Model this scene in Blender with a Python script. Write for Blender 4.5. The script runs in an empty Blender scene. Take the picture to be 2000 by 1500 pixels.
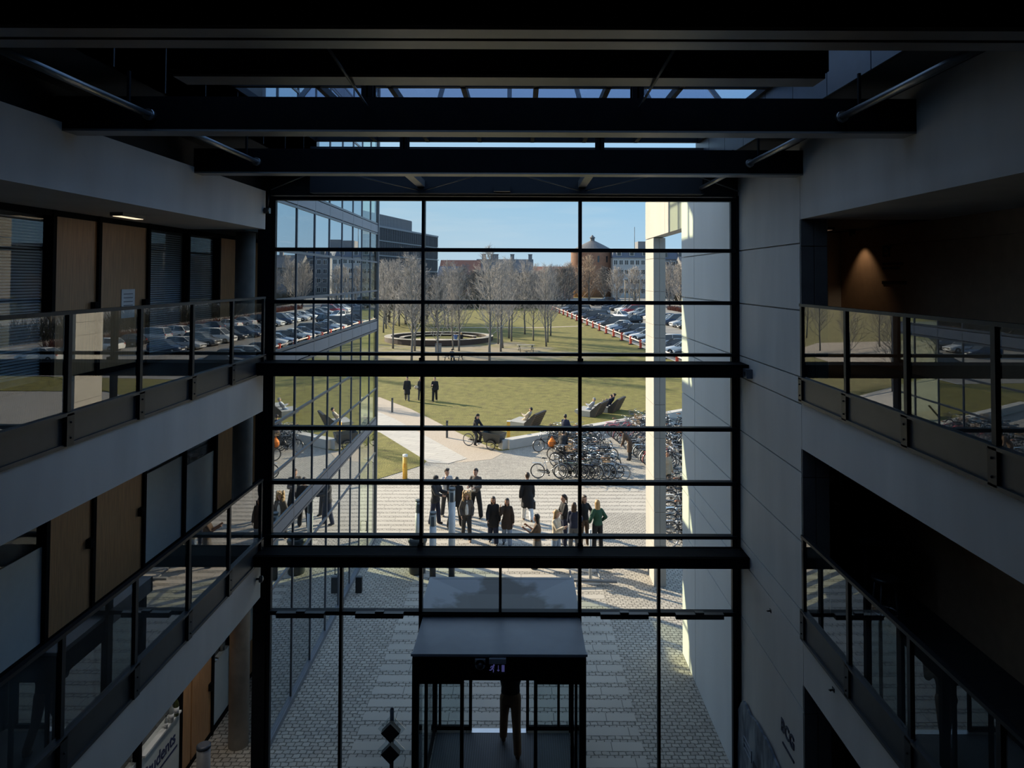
import bpy, bmesh, math, random
from mathutils import Vector, Matrix
import numpy as np
R = math.radians
SC = bpy.context.scene
COL = SC.collection
# ---------------------------------------------------------------- camera
F, CX, CY, TH, RO, H = 1389.0, 1020.0, 504.0, R(1.6), R(0.2), 9.2
cam_d = bpy.data.cameras.new('camera')
cam = bpy.data.objects.new('camera', cam_d)
COL.objects.link(cam)
CM3 = Matrix.Rotation(math.pi / 2 + TH, 3, 'X') @ Matrix.Rotation(RO, 3, 'Z')
cam.matrix_world = Matrix.Translation((0, 0, H)) @ CM3.to_4x4()
cam_d.sensor_width = 36.0
cam_d.lens = F / 2000 * 36
cam_d.shift_x = (1000 - CX) / 2000
cam_d.shift_y = (CY - 750) / 2000
cam_d.clip_start, cam_d.clip_end = 0.1, 1500
SC.camera = cam
# ---------------------------------------------------------------- light and exposure
SC.view_settings.view_transform = 'Standard'
SC.view_settings.look = 'None'
SC.view_settings.exposure = 0.0
SC.view_settings.gamma = 1.0
SC.view_settings.use_curve_mapping = False
W = bpy.data.worlds.new('sky')
SC.world = W
W.use_nodes = True
nt = W.node_tree
nt.nodes.clear()
wo = nt.nodes.new('ShaderNodeOutputWorld')
bg = nt.nodes.new('ShaderNodeBackground')
tc = nt.nodes.new('ShaderNodeTexCoord')
sp = nt.nodes.new('ShaderNodeSeparateXYZ')
rp = nt.nodes.new('ShaderNodeValToRGB')
nt.links.new(tc.outputs['Generated'], sp.inputs[0])
nt.links.new(sp.outputs['Z'], rp.inputs[0])
cr = rp.color_ramp
cr.elements[0].position = 0.0
cr.elements[0].color = (0.56, 0.71, 0.82, 1)
cr.elements[1].position = 1.0
cr.elements[1].color = (0.40, 0.56, 0.84, 1)
e = cr.elements.new(0.13); e.color = (0.36, 0.60, 0.80, 1)
e = cr.elements.new(0.40); e.color = (0.52, 0.70, 0.96, 1)
mp = nt.nodes.new('ShaderNodeMapping')
mp.inputs['Scale'].default_value = (3, 3, 26)
mp.inputs['Rotation'].default_value = (0, R(6), 0)
ns = nt.nodes.new('ShaderNodeTexNoise')
ns.inputs['Scale'].default_value = 2.2
ns.inputs['Detail'].default_value = 6
rp2 = nt.nodes.new('ShaderNodeValToRGB')
rp2.color_ramp.elements[0].position = 0.52
rp2.color_ramp.elements[0].color = (0, 0, 0, 1)
rp2.color_ramp.elements[1].position = 0.85
rp2.color_ramp.elements[1].color = (0.45, 0.45, 0.45, 1)
mxw = nt.nodes.new('ShaderNodeMixRGB')
mxw.inputs[2].default_value = (0.62, 0.74, 0.82, 1)
nt.links.new(tc.outputs['Generated'], mp.inputs[0])
nt.links.new(mp.outputs[0], ns.inputs['Vector'])
nt.links.new(ns.outputs[0], rp2.inputs[0])
nt.links.new(rp2.outputs[0], mxw.inputs[0])
nt.links.new(rp.outputs[0], mxw.inputs[1])
mra = nt.nodes.new('ShaderNodeMapRange')          # deeper blue away from the sun
mra.inputs[1].default_value, mra.inputs[2].default_value = -0.15, 0.85
nt.links.new(sp.outputs['X'], mra.inputs[0])
mxs = nt.nodes.new('ShaderNodeMixRGB'); mxs.blend_type = 'MULTIPLY'
mxs.inputs[2].default_value = (0.72, 0.97, 1.18, 1)
nt.links.new(mra.outputs[0], mxs.inputs[0])
nt.links.new(mxw.outputs[0], mxs.inputs[1])
nt.links.new(mxs.outputs[0], bg.inputs[0])
bg.inputs[1].default_value = 1.0
nt.links.new(bg.outputs[0], wo.inputs[0])
sun_d = bpy.data.lights.new('sun', 'SUN')
sun_d.energy = 10.5
sun_d.color = (1.0, 0.86, 0.66)
sun_d.angle = R(0.55)
sun = bpy.data.objects.new('sun', sun_d)
COL.objects.link(sun)
SUN_DIR = Vector((0.767, -0.521, -0.375))
sun.rotation_euler = SUN_DIR.to_track_quat('-Z', 'Y').to_euler()
sun.location = (-60, 60, 40)
SC.cycles.max_bounces = 8
SC.cycles.diffuse_bounces = 4
SC.cycles.glossy_bounces = 4
SC.cycles.transparent_max_bounces = 16
SC.cycles.caustics_reflective = True
SC.cycles.caustics_refractive = False
SC.cycles.sample_clamp_indirect = 4.0
SC.cycles.use_denoising = True

# ---------------------------------------------------------------- helpers
def terr(y):
    return 0.0 if y < 55 else min(0.025 * (y - 55), 3.0)
def ray(px, py):
    return CM3 @ Vector(((px - CX) / F, -(py - CY) / F, -1))
def G(px, py, z=0.0):
    """point of the ground seen at a pixel of the photograph"""
    r = ray(px, py)
    t = (z - H) / r.z
    for _ in range(60):
        t = 0.5 * t + 0.5 * (z + terr(r.y * t) - H) / r.z
    return Vector((r.x * t, r.y * t, H + r.z * t))
def YP(px, py, y):
    r = ray(px, py)
    return Vector((0, 0, H)) + r * (y / r.y)
def XP(px, py, x):
    r = ray(px, py)
    return Vector((0, 0, H)) + r * (x / r.x)

class MB:
    """collects faces, becomes one mesh object"""
    def __init__(s):
        s.v, s.f, s.sm, s.mi = [], [], [], []
        s.cur = 0
    def face(s, pts, smooth=False):
        b = len(s.v)
        s.v.extend([tuple(p) for p in pts])
        s.f.append(tuple(range(b, b + len(pts))))
        s.sm.append(smooth); s.mi.append(s.cur)
        return s
    def grid(s, rings, closed=True, cap0=False, cap1=False, smooth=True):
        b = len(s.v); n = len(rings[0])
        for r in rings:
            s.v.extend([tuple(p) for p in r])
        for i in range(len(rings) - 1):
            for j in range(n if closed else n - 1):
                k = (j + 1) % n
                s.f.append((b + i * n + j, b + i * n + k, b + (i + 1) * n + k, b + (i + 1) * n + j))
                s.sm.append(smooth); s.mi.append(s.cur)
        if cap0:
            s.f.append(tuple(b + j for j in reversed(range(n)))); s.sm.append(False); s.mi.append(s.cur)
        if cap1:
            o = b + (len(rings) - 1) * n
            s.f.append(tuple(o + j for j in range(n))); s.sm.append(False); s.mi.append(s.cur)
        return s
    def box(s, x0, x1, y0, y1, z0, z1, M=None):
        c = [Vector((x, y, z)) for z in (z0, z1) for x, y in ((x0, y0), (x1, y0), (x1, y1), (x0, y1))]
        if M is not None:
            c = [M @ p for p in c]
        b = len(s.v)
        s.v.extend([tuple(p) for p in c])
        for q in ((3, 2, 1, 0), (4, 5, 6, 7), (0, 1, 5, 4), (1, 2, 6, 5), (2, 3, 7, 6), (3, 0, 4, 7)):
            s.f.append(tuple(b + i for i in q)); s.sm.append(False); s.mi.append(s.cur)
        return s
    def bar(s, p0, p1, w, h, up=Vector((0, 0, 1))):
        p0, p1 = Vector(p0), Vector(p1)
        d = (p1 - p0)
        L = d.length
        d.normalize()
        a = d.cross(up)
        if a.length < 1e-4:
            a = d.cross(Vector((0, 1, 0)))
        a.normalize()
        c = a.cross(d)
        M = Matrix((a, d, c)).transposed().to_4x4()
        M.translation = p0
        return s.box(-w / 2, w / 2, 0, L, -h / 2, h / 2, M)
    def tube(s, pts, rad, n=8, cap=True, smooth=True):
        pts = [Vector(p) for p in pts]
        if not isinstance(rad, (list, tuple)):
            rad = [rad] * len(pts)
        rings = []
        ref = None
        for i, p in enumerate(pts):
            d = (pts[min(i + 1, len(pts) - 1)] - pts[max(i - 1, 0)]).normalized()
            if ref is None:
                ref = d.orthogonal().normalized()
            ref = (ref - d * ref.dot(d))
            if ref.length < 1e-6:
                ref = d.orthogonal()
            ref.normalize()
            t = d.cross(ref)
            rings.append([p + (ref * math.cos(a) + t * math.sin(a)) * rad[i] for a in [2 * math.pi * k / n for k in range(n)]])
        return s.grid(rings, True, cap, cap, smooth)
    def ring(s, c, r, tr, ax='y', n=24, m=6):
        rings = []
        for i in range(n + 1):
            a = 2 * math.pi * i / n
            ri = []
            for j in range(m):
                b = 2 * math.pi * j / m
                q = r + tr * math.cos(b)
                l = tr * math.sin(b)
                ri.append((c[0] + q * math.cos(a), c[1] + l, c[2] + q * math.sin(a)) if ax == 'y' else (c[0] + q * math.cos(a), c[1] + q * math.sin(a), c[2] + l))
            rings.append(ri)
        return s.grid(rings)
    def lathe(s, prof, c=(0, 0, 0), ax='z', n=20, smooth=True):
        rings = []
        for r, h in prof:
            ri = []
            for k in range(n):
                a = 2 * math.pi * k / n
                u, w = r * math.cos(a), r * math.sin(a)
                ri.append((c[0] + u, c[1] + w, c[2] + h) if ax == 'z' else ((c[0] + u, c[1] + h, c[2] + w) if ax == 'y' else (c[0] + h, c[1] + u, c[2] + w)))
            rings.append(ri)
        return s.grid(rings, True, True, True, smooth)
    def ell(s, c, r, M=None, n=12, m=8, smooth=True):
        c = Vector(c)
        rings = []
        for i in range(m + 1):
            t = math.pi * i / m
            ri = []
            for k in range(n):
                a = 2 * math.pi * k / n
                st = max(math.sin(t), 1e-3)
                p = Vector((r[0] * st * math.cos(a), r[1] * st * math.sin(a), -r[2] * math.cos(t)))
                ri.append(c + (M @ p if M is not None else p))
            rings.append(ri)
        return s.grid(rings, True, True, True, smooth)
    def cap(s, p0, p1, r0, r1, n=10):
        """tapered limb with round ends"""
        p0, p1 = Vector(p0), Vector(p1)
        d = (p1 - p0).normalized()
        pts, rad = [], []
        for a in (80, 55, 25):
            pts.append(p0 - d * r0 * math.sin(R(a))); rad.append(r0 * math.cos(R(a)))
        pts += [p0, p1]; rad += [r0, r1]
        for a in (25, 55, 80):
            pts.append(p1 + d * r1 * math.sin(R(a))); rad.append(r1 * math.cos(R(a)))
        return s.tube(pts, rad, n)
    def prism(s, poly, z0, z1):
        """horizontal polygon (x, y) extruded in z"""
        n = len(poly)
        ar = sum(poly[i][0] * poly[(i + 1) % n][1] - poly[(i + 1) % n][0] * poly[i][1] for i in range(n))
        if ar < 0:
            poly = poly[::-1]
        s.face([(p[0], p[1], z1) for p in poly])
        s.face([(p[0], p[1], z0) for p in reversed(poly)])
        for i in range(n):
            a, b = poly[i], poly[(i + 1) % n]
            s.face([(a[0], a[1], z0), (b[0], b[1], z0), (b[0], b[1], z1), (a[0], a[1], z1)])
        return s
    def side(s, poly, x0, x1, M=None):
        """polygon in (y, z) extruded along x"""
        q = [Vector((x0, p[0], p[1])) for p in poly]
        r = [Vector((x1, p[0], p[1])) for p in poly]
        if M is not None:
            q = [M @ p for p in q]; r = [M @ p for p in r]
        s.face(q); s.face(r[::-1])
        n = len(poly)
        for i in range(n):
            k = (i + 1) % n
            s.face([q[k], q[i], r[i], r[k]])
        return s
    def mesh(s, name, mat):
        me = bpy.data.meshes.new(name)
        me.from_pydata(s.v, [], s.f)
        for m in (mat if isinstance(mat, (list, tuple)) else [mat]):
            if m is not None:
                me.materials.append(m)
        me.polygons.foreach_set('use_smooth', s.sm)
        me.polygons.foreach_set('material_index', s.mi)
        me.validate()
        me.update()
        return me
    def build(s, name, mat, parent=None, loc=None, rz=None, fix=True):
        me = s.mesh(name, mat)
        if fix:
            bm = bmesh.new(); bm.from_mesh(me)
            bmesh.ops.recalc_face_normals(bm, faces=bm.faces)
            bm.to_mesh(me); bm.free()
        return link(name, me, parent, loc, rz)

def link(name, me, parent=None, loc=None, rz=None):
    o = bpy.data.objects.new(name, me)
    COL.objects.link(o)
    if parent is not None:
        o.parent = parent
    if loc is not None:
        o.location = loc
    if rz is not None:
        o.rotation_euler = (0, 0, rz)
    return o
def empty(name, loc=(0, 0, 0), rz=0.0):
    o = bpy.data.objects.new(name, None)
    o.empty_display_size = 0.2
    COL.objects.link(o)
    o.location = loc
    o.rotation_euler = (0, 0, rz)
    return o
def tag(o, label=None, cat=None, group=None, kind=None):
    if label: o['label'] = label
    if cat: o['category'] = cat
    if group: o['group'] = group
    if kind: o['kind'] = kind
    return o
def copy_tree(o, parent=None):
    c = o.copy()
    COL.objects.link(c)
    c.parent = parent
    for ch in list(KIDS(o)):
        copy_tree(ch, c)
    return c
def KIDS(o):
    return [x for x in o.children]
def struct(o):
    o['kind'] = 'structure'
    return o

MATS = {}
def mat(name, col, rough=0.6, metal=0.0, var=0.12, scale=6.0, bump=0.0, spec=0.5, ior=None, emit=None, stretch=None):
    """principled surface with a little noise in colour (and bump)"""
    if name in MATS:
        return MATS[name]
    m = bpy.data.materials.new(name)
    m.use_nodes = True
    t = m.node_tree
    b = t.nodes['Principled BSDF']
    b.inputs['Roughness'].default_value = rough
    b.inputs['Metallic'].default_value = metal
    b.inputs['Specular IOR Level'].default_value = spec
    if ior: b.inputs['IOR'].default_value = ior
    c = t.nodes.new('ShaderNodeTexCoord')
    n = t.nodes.new('ShaderNodeTexNoise')
    n.inputs['Scale'].default_value = scale
    n.inputs['Detail'].default_value = 5
    src = c.outputs['Object']
    if stretch:
        g = t.nodes.new('ShaderNodeMapping')
        g.inputs['Scale'].default_value = stretch
        t.links.new(src, g.inputs[0]); src = g.outputs[0]
    t.links.new(src, n.inputs['Vector'])
    mr = t.nodes.new('ShaderNodeMapRange')
    mr.inputs[1].default_value, mr.inputs[2].default_value = 0.25, 0.75
    mr.inputs[3].default_value, mr.inputs[4].default_value = 1 - var, 1 + var
    t.links.new(n.outputs[0], mr.inputs[0])
    mu = t.nodes.new('ShaderNodeVectorMath'); mu.operation = 'SCALE'
    mu.inputs[0].default_value = col[:3]
    t.links.new(mr.outputs[0], mu.inputs['Scale'])
    t.links.new(mu.outputs[0], b.inputs['Base Color'])
    if bump:
        bp = t.nodes.new('ShaderNodeBump')
        bp.inputs['Strength'].default_value = bump
        bp.inputs['Distance'].default_value = 0.02
        t.links.new(n.outputs[0], bp.inputs['Height'])
        t.links.new(bp.outputs[0], b.inputs['Normal'])
    if emit:
        b.inputs['Emission Color'].default_value = (*emit[0], 1)
        b.inputs['Emission Strength'].default_value = emit[1]
    MATS[name] = m
    return m
def glass(name, tint=(0.9, 0.94, 0.93), ior=1.5, gl=(1, 1, 1), k=1.0):
    """thin clear sheet: see-through, mirrored by Fresnel on the outer faces"""
    if name in MATS:
        return MATS[name]
    m = bpy.data.materials.new(name)
    m.use_nodes = True
    t = m.node_tree
    t.nodes.clear()
    o = t.nodes.new('ShaderNodeOutputMaterial')
    mx = t.nodes.new('ShaderNodeMixShader')
    tr = t.nodes.new('ShaderNodeBsdfTransparent'); tr.inputs[0].default_value = (*[math.sqrt(c) for c in tint], 1)
    g = t.nodes.new('ShaderNodeBsdfGlossy'); g.inputs[0].default_value = (*gl, 1); g.inputs['Roughness'].default_value = 0.0
    fr = t.nodes.new('ShaderNodeFresnel'); fr.inputs[0].default_value = ior
    ge = t.nodes.new('ShaderNodeNewGeometry')
    iv = t.nodes.new('ShaderNodeMath'); iv.operation = 'SUBTRACT'; iv.inputs[0].default_value = k
    t.links.new(ge.outputs['Backfacing'], iv.inputs[1])
    cl = t.nodes.new('ShaderNodeMath'); cl.operation = 'MULTIPLY'; cl.use_clamp = True
    iv.use_clamp = True
    t.links.new(fr.outputs[0], cl.inputs[0]); t.links.new(iv.outputs[0], cl.inputs[1])
    t.links.new(cl.outputs[0], mx.inputs[0])
    t.links.new(tr.outputs[0], mx.inputs[1]); t.links.new(g.outputs[0], mx.inputs[2])
    t.links.new(mx.outputs[0], o.inputs[0])
    MATS[name] = m
    return m
class N:
    """small node-graph writer for the ground and facade materials"""
    def __init__(s, name, rough=0.8):
        s.m = bpy.data.materials.new(name); s.m.use_nodes = True
        s.t = s.m.node_tree; s.b = s.t.nodes['Principled BSDF']
        s.b.inputs['Roughness'].default_value = rough
        s.pos = s.t.nodes.new('ShaderNodeNewGeometry').outputs['Position']
        x = s.t.nodes.new('ShaderNodeSeparateXYZ'); s.t.links.new(s.pos, x.inputs[0])
        s.x, s.y, s.z = x.outputs
    def set(s, inp, v):
        if hasattr(v, 'is_linked') or hasattr(v, 'links'):
            s.t.links.new(v, inp)
        else:
            inp.default_value = v
    def math(s, op, a, b=0.0, clamp=False):
        n = s.t.nodes.new('ShaderNodeMath'); n.operation = op; n.use_clamp = clamp
        s.set(n.inputs[0], a); s.set(n.inputs[1], b)
        return n.outputs[0]
    def noise(s, scale, detail=4, vec=None, stretch=None):
        n = s.t.nodes.new('ShaderNodeTexNoise'); n.inputs['Scale'].default_value = scale; n.inputs['Detail'].default_value = detail
        v = vec or s.pos
        if stretch:
            g = s.t.nodes.new('ShaderNodeMapping'); g.inputs['Scale'].default_value = stretch
            s.t.links.new(v, g.inputs[0]); v = g.outputs[0]
        s.t.links.new(v, n.inputs['Vector'])
        return n.outputs[0]
    def ramp(s, f, *st):
        n = s.t.nodes.new('ShaderNodeValToRGB')
        c = n.color_ramp
        c.elements[0].position, c.elements[0].color = st[0][0], (*st[0][1], 1)
        c.elements[1].position, c.elements[1].color = st[-1][0], (*st[-1][1], 1)
        for p, q in st[1:-1]:
            e = c.elements.new(p); e.color = (*q, 1)
        s.t.links.new(f, n.inputs[0])
        return n.outputs[0]
    def mix(s, f, a, b, mode='MIX'):
        n = s.t.nodes.new('ShaderNodeMixRGB'); n.blend_type = mode
        s.set(n.inputs[0], f)
        for i, v in ((1, a), (2, b)):
            s.set(n.inputs[i], (*v, 1) if isinstance(v, tuple) and len(v) == 3 else v)
        return n.outputs[0]
    def brick(s, w, h, mortar, a, b, c, vec=None, off=0.5, rot=0.0, bias=0.0):
        n = s.t.nodes.new('ShaderNodeTexBrick')
        n.inputs['Scale'].default_value = 1.0
        n.inputs['Brick Width'].default_value = w; n.inputs['Row Height'].default_value = h
        n.inputs['Mortar Size'].default_value = mortar; n.inputs['Mortar Smooth'].default_value = 0.3
        n.inputs['Bias'].default_value = bias
        n.offset = off
        for k, v in (('Color1', a), ('Color2', b), ('Mortar', c)):
            n.inputs[k].default_value = (*v, 1)
        v = vec or s.pos
        if rot:
            g = s.t.nodes.new('ShaderNodeMapping'); g.inputs['Rotation'].default_value = (0, 0, rot)
            s.t.links.new(v, g.inputs[0]); v = g.outputs[0]
        s.t.links.new(v, n.inputs['Vector'])
        return n.outputs['Color'], n.outputs['Fac']
    def out(s, col, bump=None, strength=0.3, dist=0.02):
        s.t.links.new(col, s.b.inputs['Base Color'])
        if bump is not None:
            p = s.t.nodes.new('ShaderNodeBump'); p.inputs['Strength'].default_value = strength; p.inputs['Distance'].default_value = dist
            s.t.links.new(bump, p.inputs['Height']); s.t.links.new(p.outputs[0], s.b.inputs['Normal'])
        return s.m
ORD = ['first', 'second', 'third', 'fourth', 'fifth', 'sixth', 'seventh', 'eighth', 'ninth', 'tenth', 'eleventh', 'twelfth', 'thirteenth', 'fourteenth', 'fifteenth', 'sixteenth', 'seventeenth', 'eighteenth', 'nineteenth', 'twentieth', 'twenty-first', 'twenty-second', 'twenty-third', 'twenty-fourth', 'twenty-fifth', 'twenty-sixth', 'twenty-seventh', 'twenty-eighth', 'twenty-ninth', 'thirtieth']
# ================================================================ materials
concrete = mat('concrete', (0.62, 0.57, 0.51), 0.75, var=0.10, scale=1.6, stretch=(1, 1, 0.25))
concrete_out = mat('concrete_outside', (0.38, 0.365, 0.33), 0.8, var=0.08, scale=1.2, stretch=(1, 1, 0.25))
black_steel = mat('black_steel', (0.006, 0.006, 0.007), 0.6, var=0.2, spec=0.04)
frame_steel = mat('window_frame_paint', (0.008, 0.009, 0.011), 0.5, var=0.1, spec=0.12)
dark_steel = mat('dark_grey_steel', (0.032, 0.034, 0.037), 0.45, var=0.12)
rail_steel = mat('railing_steel', (0.014, 0.015, 0.018), 0.4, var=0.1, spec=0.25)
panel_grey = mat('grey_panel', (0.24, 0.245, 0.27), 0.5, var=0.06, scale=2)
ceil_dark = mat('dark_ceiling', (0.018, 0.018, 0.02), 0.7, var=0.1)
wood = mat('oak_veneer', (0.50, 0.27, 0.125), 0.45, var=0.25, scale=5, stretch=(9, 9, 0.5))
pane_m = glass('window_glass', (0.93, 0.955, 0.95), 1.45)
rail_m = glass('railing_glass', (0.86, 0.92, 0.90), 2.3, (1, 1, 1))
roofglass_m = glass('roof_glass', (0.54, 0.66, 0.82), 1.45)
frost_m = mat('frosted_film', (0.62, 0.66, 0.66), 0.35, var=0.04)
inner_dark = mat('dim_office', (0.16, 0.16, 0.165), 0.8, var=0.2)
floor_m = mat('floor_tile', (0.07, 0.07, 0.068), 0.25, var=0.25, scale=2.0)
chrome = mat('brushed_metal', (0.55, 0.55, 0.55), 0.3, metal=1.0, var=0.05)
white_m = mat('white_paint', (0.75, 0.75, 0.73), 0.5, var=0.05)
black_p = mat('black_plastic', (0.012, 0.012, 0.013), 0.4, var=0.1)

YW = 13.4                                       # plane of the big window
XL, XR = -4.75, 4.06                            # gallery edges
ZT = [10.68, 9.72, 8.74, 7.77, 7.38, 6.39, 5.39, 4.40, 3.98, 3.0, 0.0]
LV = [(3.37, 4.05, 4.36), (6.74, 7.44, 7.75), (10.08, 10.79, 11.2)]   # concrete band bottom, top, finished floor

# floor, ceiling, shell of the hall
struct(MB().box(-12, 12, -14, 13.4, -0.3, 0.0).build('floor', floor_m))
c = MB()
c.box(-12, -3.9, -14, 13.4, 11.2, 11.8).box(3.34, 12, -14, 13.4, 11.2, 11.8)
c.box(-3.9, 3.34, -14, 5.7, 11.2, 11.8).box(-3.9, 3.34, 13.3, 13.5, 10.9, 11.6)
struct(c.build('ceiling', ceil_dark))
struct(MB().box(-12, 12, -14.3, -14, 0, 11.8).build('wall_back', inner_dark))
struct(MB().box(-12.3, -12, -14, 13.6, 0, 11.8).build('wall_left_outer', inner_dark))
struct(MB().box(12, 12.3, -14, 13.6, 0, 11.8).build('wall_right_outer', inner_dark))
struct(MB().box(4.46, 12, 13.4, 13.7, 0, 11.8).build('wall_front_right', concrete))
# wall above the big window
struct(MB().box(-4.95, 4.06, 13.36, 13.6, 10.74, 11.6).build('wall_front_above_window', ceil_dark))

# right-hand concrete wall: panels with joints, from inside to outside
def panel_wall(name, x0, x1, y0, y1, zs, m, ysplit=(), gap=0.022):
    b = MB()
    b.box(x0 + 0.06, x1, y0, y1, zs[0], zs[-1])
    ys = [y0] + list(ysplit) + [y1]
    for i in range(len(ys) - 1):
        for j in range(len(zs) - 1):
            b.box(x0, x0 + 0.07, ys[i] + (gap / 2 if i else 0), ys[i + 1] - (gap / 2 if i < len(ys) - 2 else 0), zs[j] + gap / 2, zs[j + 1] - gap / 2)
    return struct(b.build(name, m))
joints = [0.0, 1.0, 2.0, 3.0, 4.02, 4.40, 5.39, 6.39, 7.38, 7.77, 8.74, 9.72, 11.64]
panel_wall('wall_right', 4.06, 4.46, 10.38, 13.4, [0, 3.0, 4.02, 4.40, 5.39, 6.39, 7.38, 7.77, 8.74, 9.72, 11.2], concrete)
panel_wall('wall_right_outside', 3.97, 4.32, 13.45, 17.71, [0, 3.0, 4.02, 4.40, 5.39, 6.39, 7.38, 7.77, 8.74, 9.72, 11.64], mat('pale_wall_coating', (0.76, 0.75, 0.73), 0.8, var=0.06, scale=1.2, stretch=(1, 1, 0.2)), (16.42,), 0.026)  # same concrete as the portal, coloured paler to lift its shade
b = MB()                                        # free-standing frame end of the outside wall: lintel and column
for z0, z1 in zip([0, 1.2, 2.2, 3.2, 4.4, 5.4, 6.4, 7.4, 7.8, 8.8, 9.8], [1.2, 2.2, 3.2, 4.4, 5.4, 6.4, 7.4, 7.8, 8.8, 9.8, 10.43]):
    b.box(3.97, 4.145, 21.5, 22.9, z0 + 0.006, z1 - 0.006).box(4.155, 4.33, 21.5, 22.9, z0 + 0.006, z1 - 0.006)
b.box(3.99, 4.31, 21.52, 22.88, 0, 10.43)
b.box(3.97, 4.32, 19.82, 22.9, 10.45, 11.64).box(3.97, 4.32, 17.71, 19.80, 10.45, 11.64)
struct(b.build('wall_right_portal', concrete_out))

# galleries: slabs with concrete bands, channel and back walls
for i, (z0, z1, zf) in enumerate(LV):
    if i < 2:
        struct(MB().box(-12, XL, -14, 13.12, z0, z1).build('slab_left_%s' % ('lower', 'upper')[i], concrete))
        struct(MB().box(-12, XL - 0.02, -14, 13.1, z1, zf).build('floor_left_%s' % ('lower', 'upper')[i], dark_steel))
        struct(MB().box(-6.2, -5.2, 13.12, 17.2, z0, zf).build('floor_left_wing_%s' % ('lower', 'upper')[i], dark_steel))
        struct(MB().box(XR, 12, -14, 10.37, z0, z1).build('slab_right_%s' % ('lower', 'upper')[i], concrete))
        struct(MB().box(XR + 0.02, 12, -14, 10.36, z1, zf).build('floor_right_%s' % ('lower', 'upper')[i], dark_steel))
        struct(MB().box(4.46, 12, 10.36, 13.4, z0, zf).build('floor_right_corner_%s' % ('lower', 'upper')[i], dark_steel))
struct(MB().box(-12, XL, -14, 13.12, 10.08, 10.79).build('slab_left_top', concrete))
struct(MB().box(-6.2, -5.2, 13.12, 17.2, 10.08, 10.5).build('ceiling_left_wing', ceil_dark))
struct(MB().box(XR, 12, -14, 10.37, 10.07, 11.2).build('wall_right_top', concrete))
struct(MB().box(4.46, 12, 10.37, 13.4, 10.07, 11.2).build('ceiling_right_corner', ceil_dark))
struct(MB().box(-12, -4.9, -14, 13.3, 10.79, 11.2).build('ceiling_left_edge', ceil_dark))
# pier that closes the right-hand gallery, facing the hall
b = MB()
for z0, z1 in ((0, 3.37), (4.36, 6.74), (7.75, 10.07)):
    zm = [z0, z0 + (z1 - z0) * 0.83, z1] if z0 else [0, 2.98, 3.37]
    for j in range(2):
        b.box(4.06, 4.245, 10.35, 10.40, zm[j] + 0.006, zm[j + 1] - 0.006).box(4.255, 4.44, 10.35, 10.40, zm[j] + 0.006, zm[j + 1] - 0.006)
    b.box(4.08, 4.44, 10.37, 11.0, z0, z1)
struct(b.build('pillar_right', mat('dark_pier', (0.15, 0.14, 0.135), 0.7)))
brownwall = mat('brown_wall_panel', (0.42, 0.27, 0.16), 0.6, var=0.1)
b = MB()
for z0, z1 in ((4.36, 6.74), (7.75, 10.07)):
    b.box(6.02, 6.3, -14, 13.4, z0, z1)
    b.box(6.0, 6.03, -14, 13.38, z0, z0 + 2.0).box(6.0, 6.03, -14, 13.38, z0 + 2.015, z1)
struct(b.build('wall_right_gallery', brownwall))
struct(MB().box(6.0, 6.3, -14, 13.4, 0, 3.37).build('wall_right_ground', inner_dark))

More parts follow.
